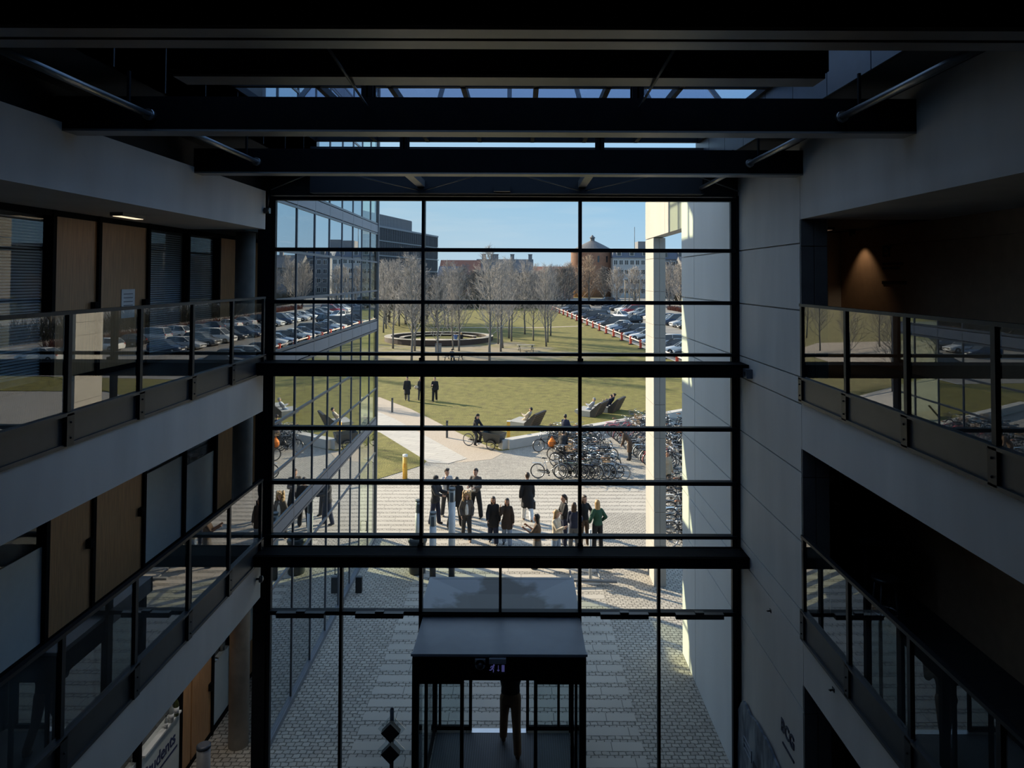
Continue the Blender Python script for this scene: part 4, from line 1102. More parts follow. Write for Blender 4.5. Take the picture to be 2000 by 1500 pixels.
# ================================================================ bare trees
def tree_mesh(seed, h, spread, n_br, base=0.22, up=0.9, tw=0.013, dense=6, trunk_r=0.14):
    rnd = random.Random(seed)
    tk, br = MB(), MB()
    pts, rad = [], []
    x = y = 0.0
    for i in range(9):
        t = i / 8
        pts.append(Vector((x, y, h * 0.93 * t))); rad.append(trunk_r * (1 - t) ** 0.8 + 0.012)
        x += rnd.uniform(-.10, .10) * h / 14; y += rnd.uniform(-.10, .10) * h / 14
    tk.tube(pts, rad, 7)
    def at(t):
        f = t * 8; i = min(int(f), 7)
        return pts[i].lerp(pts[i + 1], f - i)
    def sweep(p, d, L, r, seg, n, bend):
        q = [p]; dd = d.normalized()
        for s in range(seg):
            dd = (dd + Vector((rnd.uniform(-.16, .16), rnd.uniform(-.16, .16), rnd.uniform(-.05, .1) + bend))).normalized()
            q.append(q[-1] + dd * L / seg)
        br.tube(q, [r * (1 - 0.75 * k / seg) for k in range(seg + 1)], n, cap=False)
        return q, dd
    for k in range(n_br):
        t = base + (0.97 - base) * (k + rnd.random()) / n_br
        a = k * 2.4 + rnd.uniform(-.5, .5)
        L = spread * (1.05 - t) ** 0.65 * rnd.uniform(.75, 1.15) + 0.3
        e = R(rnd.uniform(25, 50)) * up + t * 0.3
        d = Vector((math.cos(a) * math.cos(e), math.sin(a) * math.cos(e), math.sin(e)))
        q, dd = sweep(at(t), d, L, max(0.02, trunk_r * 0.42 * (1.1 - t)), 4, 4, 0.10)
        for s in range(dense + 1):
            u = 0.2 + 0.8 * (s + rnd.random()) / (dense + 1)
            i = min(int(u * 4), 3); p = q[i].lerp(q[i + 1], u * 4 - i)
            b2 = d.cross(Vector((rnd.uniform(-1, 1), rnd.uniform(-1, 1), rnd.uniform(-1, 1)))).normalized()
            d2 = (d * 0.6 + b2 * 0.75 + Vector((0, 0, .35))).normalized()
            L2 = L * rnd.uniform(.28, .5) * (1.2 - u * .5) + 0.15
            q2, _ = sweep(p, d2, L2, tw * 1.5, 2, 3, 0.08)
            for w in range(dense):
                v = 0.15 + 0.85 * rnd.random(); j = min(int(v * 2), 1); pp = q2[j].lerp(q2[j + 1], v * 2 - j)
                d3 = (d2 + Vector((rnd.uniform(-1, 1), rnd.uniform(-1, 1), rnd.uniform(-.4, 1)))).normalized()
                l3 = rnd.uniform(.35, .8) * (h / 13)
                ref = d3.orthogonal().normalized() * tw * 0.6; r3 = d3.cross(ref)
                tip = pp + d3 * l3
                b0_ = len(br.v)
                br.v.extend([tuple(pp + ref), tuple(pp - ref * .5 + r3 * .87), tuple(pp - ref * .5 - r3 * .87), tuple(tip)])
                for f_ in ((0, 1, 3), (1, 2, 3), (2, 0, 3)):
                    br.f.append(tuple(b0_ + z for z in f_)); br.sm.append(True); br.mi.append(0)
    return tk, br
bark = mat('grey_bark', (0.16, 0.145, 0.13), 0.9, var=0.2)
twig = mat('grey_twigs', (0.29, 0.27, 0.25), 0.9, var=0.2)
twig_b = mat('brown_twigs', (0.34, 0.25, 0.18), 0.9, var=0.2)
twig_w = mat('pale_twigs', (0.38, 0.34, 0.30), 0.9, var=0.2)
TREES = []
for i in range(5):
    a, c = tree_mesh(11 + i, 12.5, 4.4, 34, 0.22, 1.0, 0.019, 6)
    TREES.append((a.mesh('trunk', bark), c.mesh('branches', twig)))
BUSH = []
twig_d = mat('dark_twigs', (0.15, 0.14, 0.13), 0.9, var=0.25)
for i, m in enumerate((twig_d, twig_b, twig_w, twig_d)):
    a, c = tree_mesh(41 + i, 9.5, 5.4, 38, 0.06, 1.15, 0.034, 7, 0.2)
    BUSH.append((a.mesh('trunk', bark), c.mesh('branches', m)))
def put_tree(name, label, pair, loc, s, rz, group, sz=None):
    o = empty(name, loc, rz); o.scale = (s, s, sz or s)
    tag(o, label, 'tree', group)
    link('trunk', pair[0], o); link('branches', pair[1], o)
    return o
park = [(749, 650, 12), (754, 642, 12), (767.6, 681, 12), (780, 637, 12), (804, 706, 13.2), (810, 686, 12.5), (856, 704, 10), (875, 643, 12), (885.6, 684, 9), (896.4, 686, 11.5), (956, 704, 13.8), (973, 672, 10), (978, 687, 12), (982, 680, 12), (994, 661, 12.5), (999, 667, 12.5), (1025, 653, 12), (1041.6, 666, 10.5), (1067, 677, 11), (1070, 669, 11.5), (1075.6, 656, 11.5)]
order = sorted(range(len(park)), key=lambda i: park[i][0])
for n_, i in enumerate(order):
    px, py, h = park[i]
    g = G(px, py)
    where = ('behind the ring bench' if 640 < py < 662 else 'beside the ring bench' if px < 965 else 'on the lawn')
    put_tree('bare_tree', 'bare park tree %s, %s trunk from the glazed wing' % (where, ORD[n_]), TREES[(i * 3) % 5], (g.x, g.y, terr(g.y) - 0.05), h * .88 / 12.5, i * 1.3, 'bare trees in the park')
rnd = random.Random(5)
# belt of trees and shrubs behind the park and behind the parking lot
belt = []
for k in range(27):
    px = 735 + k * 14.6 + rnd.uniform(-4, 4)
    y = (158 if px > 870 else 112) + (k * 37 % 5) * (7 if px > 870 else 2) + rnd.uniform(-3, 3)
    belt.append((px, y, rnd.uniform(7.5, 9.2) if k % 3 else rnd.uniform(9.0, 10.5), 0 if k % 4 else 3))
n_ = 0
for px, y, h, v in belt:
    p = YP(px, 560, y)
    pair = BUSH[v] if n_ % 3 else TREES[n_ % 5]
    put_tree('bare_tree', 'dense bare tree in the grey belt behind the park, %s from the glazed wing' % ORD[n_], pair, (p.x, y, terr(y)), h / (9.5 if n_ % 3 else 12.5) * 1.25, n_ * 1.7, 'tree belt behind the park', h / (9.5 if n_ % 3 else 12.5))
    n_ += 1
for nm, px, y, h, v in (('golden brown willow in front of the round brick tower', 1150, 176, 11.0, 1), ('brown bare tree at the foot of the brick tower, partly hidden by the mullion', 1112, 180, 9.5, 1), ('golden brown tree behind the mullion next to the brick tower', 1135, 186, 9.0, 1), ('pale round-crowned tree beyond the far end of the parked cars', 1205, 168, 8.6, 2), ('pale tree whose crown touches the concrete column, beyond the cars', 1240, 165, 8.6, 2), ('pale slender tree seen through the concrete portal opening, nearer the column', 1308, 160, 9.5, 2), ('grey tree seen through the concrete portal opening, nearer the wall', 1328, 168, 9.5, 2), ('grey brush tree just behind the brown willow', 1180, 195, 9.0, 0)):
    p = YP(px, 560, y)
    put_tree('bare_tree', nm, BUSH[v], (p.x, y, terr(y)), h / 9.5, px, 'trees behind the parking lot')
for k in range(26):                                      # row behind the parking lot, which the glazed wing and railings mirror
    y = 66 + k * 4.6
    q = b0 + bdir * ((y - b0.y) / bdir.y) + bnor * (40 + rnd.uniform(-2, 4))
    put_tree('bare_tree', 'bare tree behind the parking lot hedge, %s from the near end' % ORD[k], (BUSH[(0, 3, 0, 3)[k % 4]] if k % 4 != 1 else TREES[k % 5]), (q.x, y, terr(y)), rnd.uniform(.85, 1.1), k * 2.1, 'trees on the far side of the parking lot')
for k in range(9):                                       # trees that only the right-hand railings mirror
    put_tree('bare_tree', 'bare tree mirrored in the railing beside the concrete wall, %s from the plaza' % ORD[k], TREES[k % 5], ((-27, -36, -24, -40, -31, -22, -46, -29, -20)[k], (84, 88, 70, 78, 98, 58, 92, 64, 46)[k], terr((84, 88, 70, 78, 98, 58, 92, 64, 46)[k])), 0.62, k, 'trees mirrored in the railing')
# dark hedges and flower bed
hg = N('hedge_leaves', 0.9)
HEDGE = hg.out(hg.ramp(hg.noise(2.5, 8), (0.3, (0.05, 0.045, 0.035)), (0.55, (0.13, 0.12, 0.09)), (0.75, (0.22, 0.20, 0.16))), hg.noise(4, 6), 1.0, 0.3)
def hedge(name, label, p0, p1, w, h, m, seed, n=90):
    b = MB(); r9 = random.Random(seed)
    for k in range(n * 28):
        c = p0.lerp(p1, r9.random())
        base = Vector((c.x + r9.uniform(-w, w) * .6, c.y + r9.uniform(-w, w) * .6, terr(c.y) - .05))
        tip = base + Vector((r9.gauss(0, .45), r9.gauss(0, .45), 1)) * h * r9.uniform(.55, 1.1)
        d = (tip - base).normalized(); u = d.orthogonal().normalized() * r9.uniform(.05, .11); v = d.cross(u)
        mid = base.lerp(tip, .6)
        b.face([base + u * .6, base - u * .3 + v * .5, mid + v * .6, mid + u]); b.face([mid + u, mid + v * .6, tip]); b.face([base - u * .3 + v * .5, base + u * .6, mid - u * .5, mid - v * .5]); b.face([mid - v * .5, mid - u * .5, tip])
    o = b.build(name, m, fix=False); tag(o, label, 'hedge', kind='stuff'); return o
hedge('hedge', 'long dark bare hedge along the far edge of the lawn', Vector((-48, 152, 0)), Vector((6, 158, 0)), 3.0, 3.4, HEDGE, 3, 130)
RED = mat('red_leaved_hedge', (0.20, 0.09, 0.06), 0.9, var=0.5, scale=1.5, bump=0.8)
qa, qb = b0 + bdir * ((80 - b0.y) / bdir.y) + bnor * 31, b0 + bdir * ((150 - b0.y) / bdir.y) + bnor * 25
hedge('hedge', 'low reddish hedge behind the second row of parked cars', Vector((qa.x, qa.y, 0)), Vector((qb.x, qb.y, 0)), 1.3, 1.1, RED, 4, 110)
qa, qb = b0 + bdir * ((62 - b0.y) / bdir.y) + bnor * 39, b0 + bdir * ((170 - b0.y) / bdir.y) + bnor * 34
hedge('hedge', 'tall dark hedge along the far side of the parking lot, mirrored in the upper railing', Vector((qa.x, qa.y, 0)), Vector((qb.x, qb.y, 0)), 2.6, 3.2, HEDGE, 6, 120)
for k, px in enumerate((1221, 1229, 1238, 1249)):
    p = YP(px, 560, 164); h = (6.0, 3.2, 3.4, 6.2)[k]
    tag(MB().tube([(p.x, 164, terr(164)), (p.x, 164, terr(164) + h)], 0.12, 8).build('timber_post', mat('pale_timber', (0.42, 0.33, 0.22), 0.8)), 'pale timber post behind the parked cars, %s of the group counted from the brick tower' % ORD[k], 'post', 'timber posts behind the cars')
# ================================================================ cars
tyre = mat('tyre_rubber', (0.015, 0.015, 0.016), 0.8)
rimm = mat('alloy_rim', (0.45, 0.46, 0.47), 0.3, metal=0.8, var=0.05)
carglass = mat('car_glass', (0.03, 0.036, 0.04), 0.05, spec=0.9, var=0.05)
lampw = mat('headlamp', (0.75, 0.75, 0.72), 0.15, var=0.05)
lampr = mat('tail_lamp', (0.35, 0.02, 0.015), 0.2, var=0.05)
CARCOL = {'black': (0.012, 0.012, 0.014), 'dark blue': (0.02, 0.035, 0.075), 'silver': (0.42, 0.43, 0.44), 'white': (0.72, 0.72, 0.70), 'grey': (0.13, 0.14, 0.15), 'red': (0.26, 0.018, 0.022), 'blue grey': (0.14, 0.19, 0.27), 'dark grey': (0.045, 0.05, 0.055), 'light blue': (0.22, 0.30, 0.42)}
# shapes: length, width, height, belt height, bonnet start, screen base, roof front, roof rear, tail base
SHAPES = {'hatchback': (4.05, 1.74, 1.47, 0.93, 0.82, 1.15, 1.95, 3.35, 3.92), 'saloon': (4.65, 1.82, 1.44, 0.92, 0.80, 1.35, 2.15, 3.25, 4.05), 'estate': (4.65, 1.82, 1.47, 0.93, 0.80, 1.30, 2.10, 4.05, 4.52), 'suv': (4.5, 1.86, 1.67, 1.05, 0.95, 1.20, 1.95, 3.85, 4.35), 'van': (4.7, 1.88, 1.85, 1.10, 1.0, 0.85, 1.75, 4.3, 4.6)}
CARPROTO = {}
def car_proto(shape, colour):
    if (shape, colour) in CARPROTO:
        return CARPROTO[(shape, colour)]
    L, Wd, Ht, belt, bon, xs, xr0, xr1, xt = SHAPES[shape]
    paint = mat('car_paint_' + colour.replace(' ', '_'), CARCOL[colour], 0.22, var=0.03, spec=0.6)
    w = Wd / 2
    pr = {}
    def ringb(x, z0, z1, hw):
        return [(x, -hw * .86, z0), (x, -hw, z0 + .14), (x, -hw * 1.0, (z0 + z1) / 2), (x, -hw * .97, z1 - .07), (x, -hw * .80, z1), (x, hw * .80, z1), (x, hw * .97, z1 - .07), (x, hw, (z0 + z1) / 2), (x, hw, z0 + .14), (x, hw * .86, z0)]
    st = [(0.0, .30, bon * .72, w * .72), (0.10, .22, bon * .82, w * .90), (0.45, .19, bon * .93, w * .98), (xs, .18, belt, w), (xr0, .18, belt + .01, w), (xr1, .18, belt + .03, w), (min(xt, L - .3), .19, belt + .03, w * .99), (L - .10, .24, belt - .02 if shape != 'saloon' else belt, w * .93), (L, .34, belt - .2, w * .82)]
    b = MB(); b.grid([ringb(*s) for s in st], True, True, True)
    pr['body'] = b.mesh('body', paint)
    b = MB(); tp = Ht
    gs = [(xs - .02, belt - .05, belt - .02, w * .80, w * .78), (xr0, belt - .03, tp - .03, w * .90, w * .70), ((xr0 + xr1) / 2, belt - .03, tp, w * .91, w * .70), (xr1, belt - .03, tp - .04, w * .90, w * .68), (xt, belt - .03, belt + .0, w * .82, w * .76)]
    b.grid([[(x, -wl, zl), (x, -wt, zt_), (x, wt, zt_), (x, wl, zl)] for x, zl, zt_, wl, wt in gs], True, True, True, smooth=False)
    pr['windows'] = b.mesh('windows', carglass)
    b = MB()
    b.grid([[(x, -wt - .012, zt_ - .02), (x, -wt * .9, zt_ + .022), (x, wt * .9, zt_ + .022), (x, wt + .012, zt_ - .02)] for x, zl, zt_, wl, wt in gs[1:4]], True, True, True)
    for s in (-1, 1):
        for (x0, z0, w0), (x1, z1, w1) in (((xs, belt, .80), (xr0, tp - .02, .71)), ((xt, belt + .02, .83), (xr1, tp - .03, .69)), (((xr0 + xr1) / 2 - .05, belt, .915), ((xr0 + xr1) / 2 - .05, tp - .02, .71))):
            b.bar((x0, s * w * w0, z0), (x1, s * w * w1, z1), .06, .06)
    pr['roof'] = b.mesh('roof', paint)
    b = MB(); b.lathe([(0.20, -.10), (.30, -.10), (.325, -.06), (.325, .06), (.30, .10), (.20, .10)], n=22, ax='y'); pr['wheel'] = b.mesh('wheel', tyre)
    b = MB(); b.lathe([(.05, -.105), (.205, -.095), (.205, .095), (.05, .105)], n=14, ax='y')
    pr['rim'] = b.mesh('rim', rimm)
    b = MB(); b.ell((0, 0, 0), (.16, .19, .075), n=10, m=6); pr['headlamp'] = b.mesh('headlamp', lampw)
    b = MB(); b.ell((0, 0, 0), (.07, .13, .13), n=10, m=6); pr['tail_lamp'] = b.mesh('tail_lamp', lampr)
    b = MB(); b.box(-.012, .012, -.26, .26, -.055, .055); pr['number_plate'] = b.mesh('number_plate', white_m)
    b = MB(); b.box(-.03, .03, -.55, .55, -.07, .07); pr['grille'] = b.mesh('grille', black_p)
    b = MB(); b.ell((0, 0, 0), (.07, .10, .06), n=8, m=6); pr['mirror'] = b.mesh('mirror', paint)
    CARPROTO[(shape, colour)] = pr
    return pr
def car(shape, colour, loc, heading, label, group, small=False):
    """heading: direction the bonnet points, radians in plan"""
    pr = car_proto(shape, colour); L, Wd, Ht, belt, bon, xs, *_ = SHAPES[shape]; w = Wd / 2
    o = empty('car', loc, heading + math.pi); tag(o, label, 'car', group)
    def P(n, x, y, z, par=o):
        return link(n, pr[n], par, (x, y, z))
    P('body', -L / 2, 0, 0); P('windows', -L / 2, 0, 0); P('roof', -L / 2, 0, 0)
    if small: 
        return o
    for x in (.78, L - .82):
        for y in (-w + .10, w - .10):
            P('rim', 0, 0, 0, P('wheel', x - L / 2, y, .325))
    for y in (-w * .66, w * .66):
        P('headlamp', .12 - L / 2, y, bon * .74); P('tail_lamp', L / 2 - .07, y * 1.12, belt - .13)
        P('mirror', xs + .45 - L / 2, y / .66 * 1.04, belt + .05)
    P('number_plate', .0 - L / 2, 0, .42); P('grille', .02 - L / 2, 0, bon * .62)
    return o
# ================================================================ bicycles
spoke_m = mat('spoke_steel', (0.5, 0.5, 0.5), 0.3, metal=0.9)
saddle_b = mat('saddle_brown', (0.22, 0.09, 0.04), 0.6)
wick = mat('wicker', (0.30, 0.2, 0.11), 0.8, var=0.3, scale=30)
BCOL = {'black': (0.012, 0.012, 0.014), 'dark blue': (0.02, 0.035, 0.08), 'silver': (0.5, 0.5, 0.5), 'white': (0.62, 0.62, 0.6), 'red': (0.38, 0.04, 0.05), 'pink': (0.55, 0.18, 0.25), 'grey': (0.10, 0.10, 0.11), 'green': (0.05, 0.10, 0.08), 'pale blue': (0.25, 0.35, 0.45)}
def wheel_mesh(r=.34, pale=False):
    b = MB(); b.ring((0, 0, 0), r - .018, .018, 'y', 30, 6)
    return b.mesh('wheel', tyre if not pale else mat('pale_tyre', (0.42, 0.4, 0.37), 0.7))
def rim_mesh(r=.34):
    b = MB(); b.ring((0, 0, 0), r - .045, .011, 'y', 28, 4)
    for k in range(16):
        a = 2 * math.pi * k / 16
        b.tube([(0, .03 * (-1) ** k, 0), ((r - .05) * math.cos(a), 0, (r - .05) * math.sin(a))], .0022, 3, False)
    b.lathe([(.02, -.045), (.02, .045)], n=8, ax='y')
    return b.mesh('rim', spoke_m)
BW, BWP, BR = wheel_mesh(), wheel_mesh(pale=True), rim_mesh()
def frame_mesh(col, step):
    m = mat('bike_paint_' + col.replace(' ', '_'), BCOL[col], 0.3, var=0.05, metal=0.6 if col == 'silver' else 0.0)
    b = MB(); BB = Vector((-.05, 0, .29)); ST = Vector((-.21, 0, .80)); HT = Vector((.40, 0, .84)); HB = Vector((.44, 0, .68)); RA = Vector((-.53, 0, .34)); FA = Vector((.55, 0, .34))
    b.tube([BB, ST], .016, 7); b.tube([BB, HB], .018, 7); b.tube([HB, HT], .02, 7)
    b.tube([(-.17, 0, .62) if step else (-.20, 0, .76), HT if not step else HB], .016, 7)
    for s in (-1, 1):
        b.tube([BB + Vector((0, .02 * s, 0)), RA + Vector((0, .05 * s, 0))], .010, 5); b.tube([(-.20, .02 * s, .74), RA + Vector((0, .05 * s, 0))], .009, 5)
        b.tube([HB + Vector((0, .045 * s, -.02)), FA + Vector((0, .05 * s, 0))], .011, 5)
        b.tube([(-.60, .06 * s, .70), RA + Vector((0, .06 * s, 0))], .006, 4)
    b.box(HB.x - .02, HB.x + .03, -.055, .055, HB.z - .03, HB.z)
    for c, a0, a1 in ((RA, 20, 200), (FA, 20, 165)):
        p = [(c.x + .365 * math.cos(R(a)), 0, c.z + .365 * math.sin(R(a))) for a in np.linspace(a0, a1, 12)]
        b.grid([[(q[0], -.022, q[2] - .006), (q[0], 0, q[2] + .004), (q[0], .022, q[2] - .006)] for q in p], False)
    b.box(-.78, -.36, -.06, .06, .70, .712).tube([(-.36, 0, .706), (-.22, 0, .74)], .007, 4)
    b.tube([(-.05, .03, .29), (-.16, .13, .02)], .008, 4)
    return b.mesh('frame', m)
def small_meshes():
    d = {}
    b = MB(); b.tube([(-.21, 0, .79), (-.225, 0, .92)], .012, 6); d['seat_post'] = b.mesh('seat_post', chrome)
    b = MB(); b.grid([[(-.36, -.075, .93), (-.36, 0, .96), (-.36, .075, .93), (-.36, 0, .90)], [(-.30, -.085, .94), (-.30, 0, .975), (-.30, .085, .94), (-.30, 0, .91)], [(-.18, -.04, .93), (-.18, 0, .96), (-.18, .04, .93), (-.18, 0, .91)], [(-.09, -.015, .925), (-.09, 0, .945), (-.09, .015, .925), (-.09, 0, .915)]], True, True, True)
    d['saddle'] = b.mesh('saddle', black_p); d['saddle_brown'] = b.mesh('saddle', saddle_b)
    b = MB(); b.tube([(.40, 0, .84), (.385, 0, .98), (.42, 0, 1.0)], .012, 6); b.tube([(.22, -.29, 1.03), (.32, -.27, 1.04), (.42, -.14, 1.02), (.43, 0, 1.0), (.42, .14, 1.02), (.32, .27, 1.04), (.22, .29, 1.03)], .011, 6); d['handlebar'] = b.mesh('handlebar', chrome)
    b = MB(); b.lathe([(.085, -.004), (.085, .004)], (-.05, .04, .29), 'y', 16); b.tube([(-.05, .055, .29), (-.02, .06, .13)], .009, 5).tube([(-.05, -.055, .29), (-.08, -.06, .45)], .009, 5).box(-.07, .03, .07, .16, .115, .135).box(-.13, -.03, -.16, -.07, .44, .46)
    b.bar((-.05, .045, .35), (-.53, .045, .37), .012, .05).bar((-.05, .045, .23), (-.53, .045, .31), .012, .02); d['crank'] = b.mesh('crank', black_p)
    def basket(m, x0, x1, y, z0, z1):
        b = MB()
        for (xa, ya, xb, yb) in ((x0, -y, x1, -y), (x1, -y, x1, y), (x1, y, x0, y), (x0, y, x0, -y)):
            for k in range(6):
                t = k / 5; b.tube([(xa + (xb - xa) * t, ya + (yb - ya) * t, z0), (xa + (xb - xa) * t, (ya + (yb - ya) * t) * 1.1, z1)], .006, 4)
            for z in (z0, (z0 + z1) / 2, z1): b.tube([(xa, ya * (1 + .1 * (z - z0) / (z1 - z0)), z), (xb, yb * (1 + .1 * (z - z0) / (z1 - z0)), z)], .008, 4)
        b.box(x0, x1, -y, y, z0 - .01, z0)
        return b.mesh('basket', m)
    d['basket_wire'] = basket(dark_steel, .48, .80, .17, .80, 1.02); d['basket_wicker'] = basket(wick, .48, .82, .18, .80, 1.04); d['basket_rear'] = basket(dark_steel, -.80, -.42, .17, .72, .95)
    b = MB(); b.lathe([(.05, 0), (.055, .03), (.03, .07)], (.50, 0, .86), 'x', 10); d['lamp'] = b.mesh('lamp', chrome)
    return d
BS = small_meshes(); FRM = {}
def bike(loc, rz, colour, label, group, basket=None, step=True, pale=False, saddle='saddle', lean=0.0, steer=0.0):
    if (colour, step) not in FRM: FRM[(colour, step)] = frame_mesh(colour, step)
    o = empty('bicycle', loc, rz); o.rotation_euler = (lean, 0, rz); tag(o, label, 'bicycle', group)
    link('frame', FRM[(colour, step)], o)
    for x in (-.53, .55):
        q = link('wheel', BWP if pale else BW, o, (x, 0, .34)); q.rotation_euler = (0, x * 2.1, 0)
        link('rim', BR, q)
    link('saddle', BS[saddle], o); link('seat_post', BS['seat_post'], o); link('handlebar', BS['handlebar'], o); link('crank', BS['crank'], o)
    if basket: link('basket', BS[basket], o)
    else: link('lamp', BS['lamp'], o)
    return o
# ================================================================ people
SKIN = {'fair': mat('skin_fair', (0.50, 0.30, 0.215), 0.55, var=0.06), 'tan': mat('skin_tan', (0.36, 0.19, 0.12), 0.55, var=0.06)}
HAIR = {k: mat('hair_' + k, c, 0.5, var=0.3, scale=40, stretch=(1, 1, .15)) for k, c in dict(black=(0.012, 0.010, 0.009), brown=(0.05, 0.026, 0.014), dark=(0.025, 0.015, 0.010), blond=(0.42, 0.27, 0.12), grey=(0.25, 0.24, 0.23)).items()}
CLOTH = {k: mat('cloth_' + k, c, 0.85, var=0.15, scale=14, bump=0.25) for k, c in dict(black=(0.010, 0.010, 0.012), charcoal=(0.03, 0.031, 0.034), grey=(0.13, 0.12, 0.11), lightgrey=(0.42, 0.43, 0.45), darkbrown=(0.035, 0.022, 0.015), brown=(0.10, 0.06, 0.035), taupe=(0.10, 0.085, 0.075), navy=(0.012, 0.018, 0.045), denim=(0.07, 0.115, 0.20), lightdenim=(0.20, 0.27, 0.38), cream=(0.55, 0.47, 0.36), white=(0.68, 0.68, 0.66), green=(0.02, 0.075, 0.045), tan=(0.26, 0.15, 0.085), beige=(0.42, 0.33, 0.22), greytrouser=(0.10, 0.105, 0.115), blue=(0.08, 0.14, 0.30)).items()}
shoe_b = mat('shoe_black', (0.012, 0.012, 0.012), 0.4); shoe_w = mat('shoe_white', (0.6, 0.6, 0.58), 0.6); shoe_br = mat('shoe_brown', (0.12, 0.05, 0.02), 0.5)
def remesh(mb, name, m, vox, it=3, parent=None):
    me = mb.mesh(name, m)
    o = bpy.data.objects.new(name, me); COL.objects.link(o)
    md = o.modifiers.new('r', 'REMESH'); md.mode = 'VOXEL'; md.voxel_size = vox; md.use_smooth_shade = True
    if it:
        s = o.modifiers.new('s', 'SMOOTH'); s.factor = .5; s.iterations = it
    dg = bpy.context.evaluated_depsgraph_get()
    me2 = bpy.data.meshes.new_from_object(o.evaluated_get(dg))
    bpy.data.objects.remove(o); bpy.data.meshes.remove(me)
    me2.name = name
    if not me2.materials: me2.materials.append(m)
    return link(name, me2, parent)
def person(loc, rz, label, h=1.75, woman=False, skin='fair', hair=('short', 'brown'), top='black', hem=0.0, sleeve=True, inner=None, trousers='black', skirt=None, shoes=None, lean=0, L=(0, 4, 0), Rl=(0, 4, 0), AL=(5, 10, 12, 0), AR=(5, 10, 12, 0), head=(0, 0), zp=None, loose=1.0, hood=False, cap=None, name='person', flare=1.0, group=None):
    s = h / 1.75
    X = Vector((1, 0, 0)); a = R(lean)
    U, Fw = Vector((0, -math.sin(a), math.cos(a))), Vector((0, -math.cos(a), -math.sin(a)))
    sh = 0.142 if woman else 0.168; hw = 0.085
    def leg(side, p):
        pi, ab, kn = R(p[0]), R(p[1]), R(p[2])
        d1 = Vector((side * math.sin(ab), -math.sin(pi) * math.cos(ab), -math.cos(pi) * math.cos(ab)))
        q = pi - kn
        d2 = Vector((side * math.sin(ab) * .7, -math.sin(q), -math.cos(q))).normalized()
        hip = Vector((side * hw, 0, -.02)); k = hip + d1 * .43; an = k + d2 * .42
        ft = q * .55 if kn > .15 and q < 0 else 0.0
        fd = Vector((side * .12, -math.cos(ft), math.sin(ft))).normalized()
        return hip, k, an, fd
    legs = {1: leg(1, L), -1: leg(-1, Rl)}
    if zp is None:
        zp = -min(l[2].z for l in legs.values()) + .075
    P0 = Vector((0, 0, zp))
    for k in legs: legs[k] = tuple(v + P0 if i < 3 else v for i, v in enumerate(legs[k]))
    ch = P0 + U * .30; nk = P0 + U * .53; shl = P0 + U * .462
    hy, hp = R(head[0]), R(head[1])
    HM = Matrix.Rotation(hy, 3, 'Z') @ Matrix.Rotation(a * .5 + hp, 3, 'X')     # +pitch looks down
    hc = nk + (U * .7 + Vector((0, 0, .3))) * .158 + Fw * .025
    arms = {}
    for side, A in ((1, AL), (-1, AR)):
        p, ab, e, inw = R(A[0]), R(A[1]), R(A[2]), A[3]
        d1 = (X * side * math.sin(ab) + (Fw * math.sin(p) - U * math.cos(p)) * math.cos(ab)).normalized()
        d2 = (Fw * math.sin(p + e) - U * math.cos(p + e) - X * side * inw + X * side * math.sin(ab) * .4).normalized()
        s0 = shl + X * side * sh; el = s0 + d1 * .285; wr = el + d2 * .245
        arms[side] = (s0, el, wr, d2)
    tor = [(P0 - U * .09, .10 if woman else .11, .085), (P0 - U * .03, .158 if woman else .15, .105), (P0 + U * .06, .145, .10), (P0 + U * .17, .122 if woman else .135, .09), (ch, .145 if woman else .165, .108), (P0 + U * .42, .135 if woman else .16, .092), (shl + U * .035, .085, .06), (nk - U * .015, .058, .055)]
    def ringat(c, rx, ry, g=0.0, n=16):
        return [c + X * (math.cos(t) * (rx + g)) + Fw * (math.sin(t) * (ry + g)) for t in [2 * math.pi * k / n for k in range(n)]]
    # ---- body, one continuous skin
    b = MB()
    b.grid([ringat(*t) for t in tor], True, True, True)
    b.cap(nk - U * .05, hc - U * .04, .052, .048)
    b.ell(hc, (.081, .10, .122), HM, 14, 10)
    b.ell(hc + HM @ Vector((0, -.03, -.06)), (.055, .06, .055), HM, 12, 8)
    b.cap(hc + HM @ Vector((0, -.088, .012)), hc + HM @ Vector((0, -.108, -.022)), .009, .014, 8)
    for sd in (-1, 1): b.ell(hc + HM @ Vector((sd * .078, .005, -.005)), (.012, .022, .032), HM, 8, 6)
    for sd, (hip, k, an, fd) in legs.items():
        b.cap(hip, k, .078, .052); b.cap(k, an, .052, .036); b.cap(an + Vector((0, 0, -.03)), an + fd * .13 + Vector((0, 0, -.045)), .034, .026)
    hands = {}
    for sd, (s0, el, wr, d2) in arms.items():
        b.cap(s0, el, .05, .038); b.cap(el, wr, .038, .026)
        w = Fw - d2 * Fw.dot(d2)
        if w.length < .35: w = U - d2 * U.dot(d2)
        w.normalize(); n = -X * sd; n = (n - d2 * n.dot(d2)); n = (n - w * n.dot(w)).normalized()
        b.ell(wr + d2 * .048, (.036, .016, .055), Matrix((w, n, d2)).transposed(), 10, 8)
        hands[sd] = wr + d2 * .09
        for q, (off, fl) in enumerate(((-.027, .062), (-.009, .075), (.009, .08), (.027, .072))):
            k0 = wr + d2 * .085 + w * off; k1 = k0 + (d2 * .92 + n * .3 + w * off * 3).normalized() * fl * .55; k2 = k1 + (d2 * .7 + n * .7).normalized() * fl * .5
            b.cap(k0, k1, .0092, .0086, 6); b.cap(k1, k2, .0086, .0074, 6)
        t0 = wr + d2 * .03 + w * .028; t1 = t0 + (d2 * .6 + w * .7 + n * .3).normalized() * .042; t2 = t1 + (d2 * .85 + w * .25 + n * .4).normalized() * .034
        b.cap(t0, t1, .012, .0105, 6); b.cap(t1, t2, .0105, .009, 6)
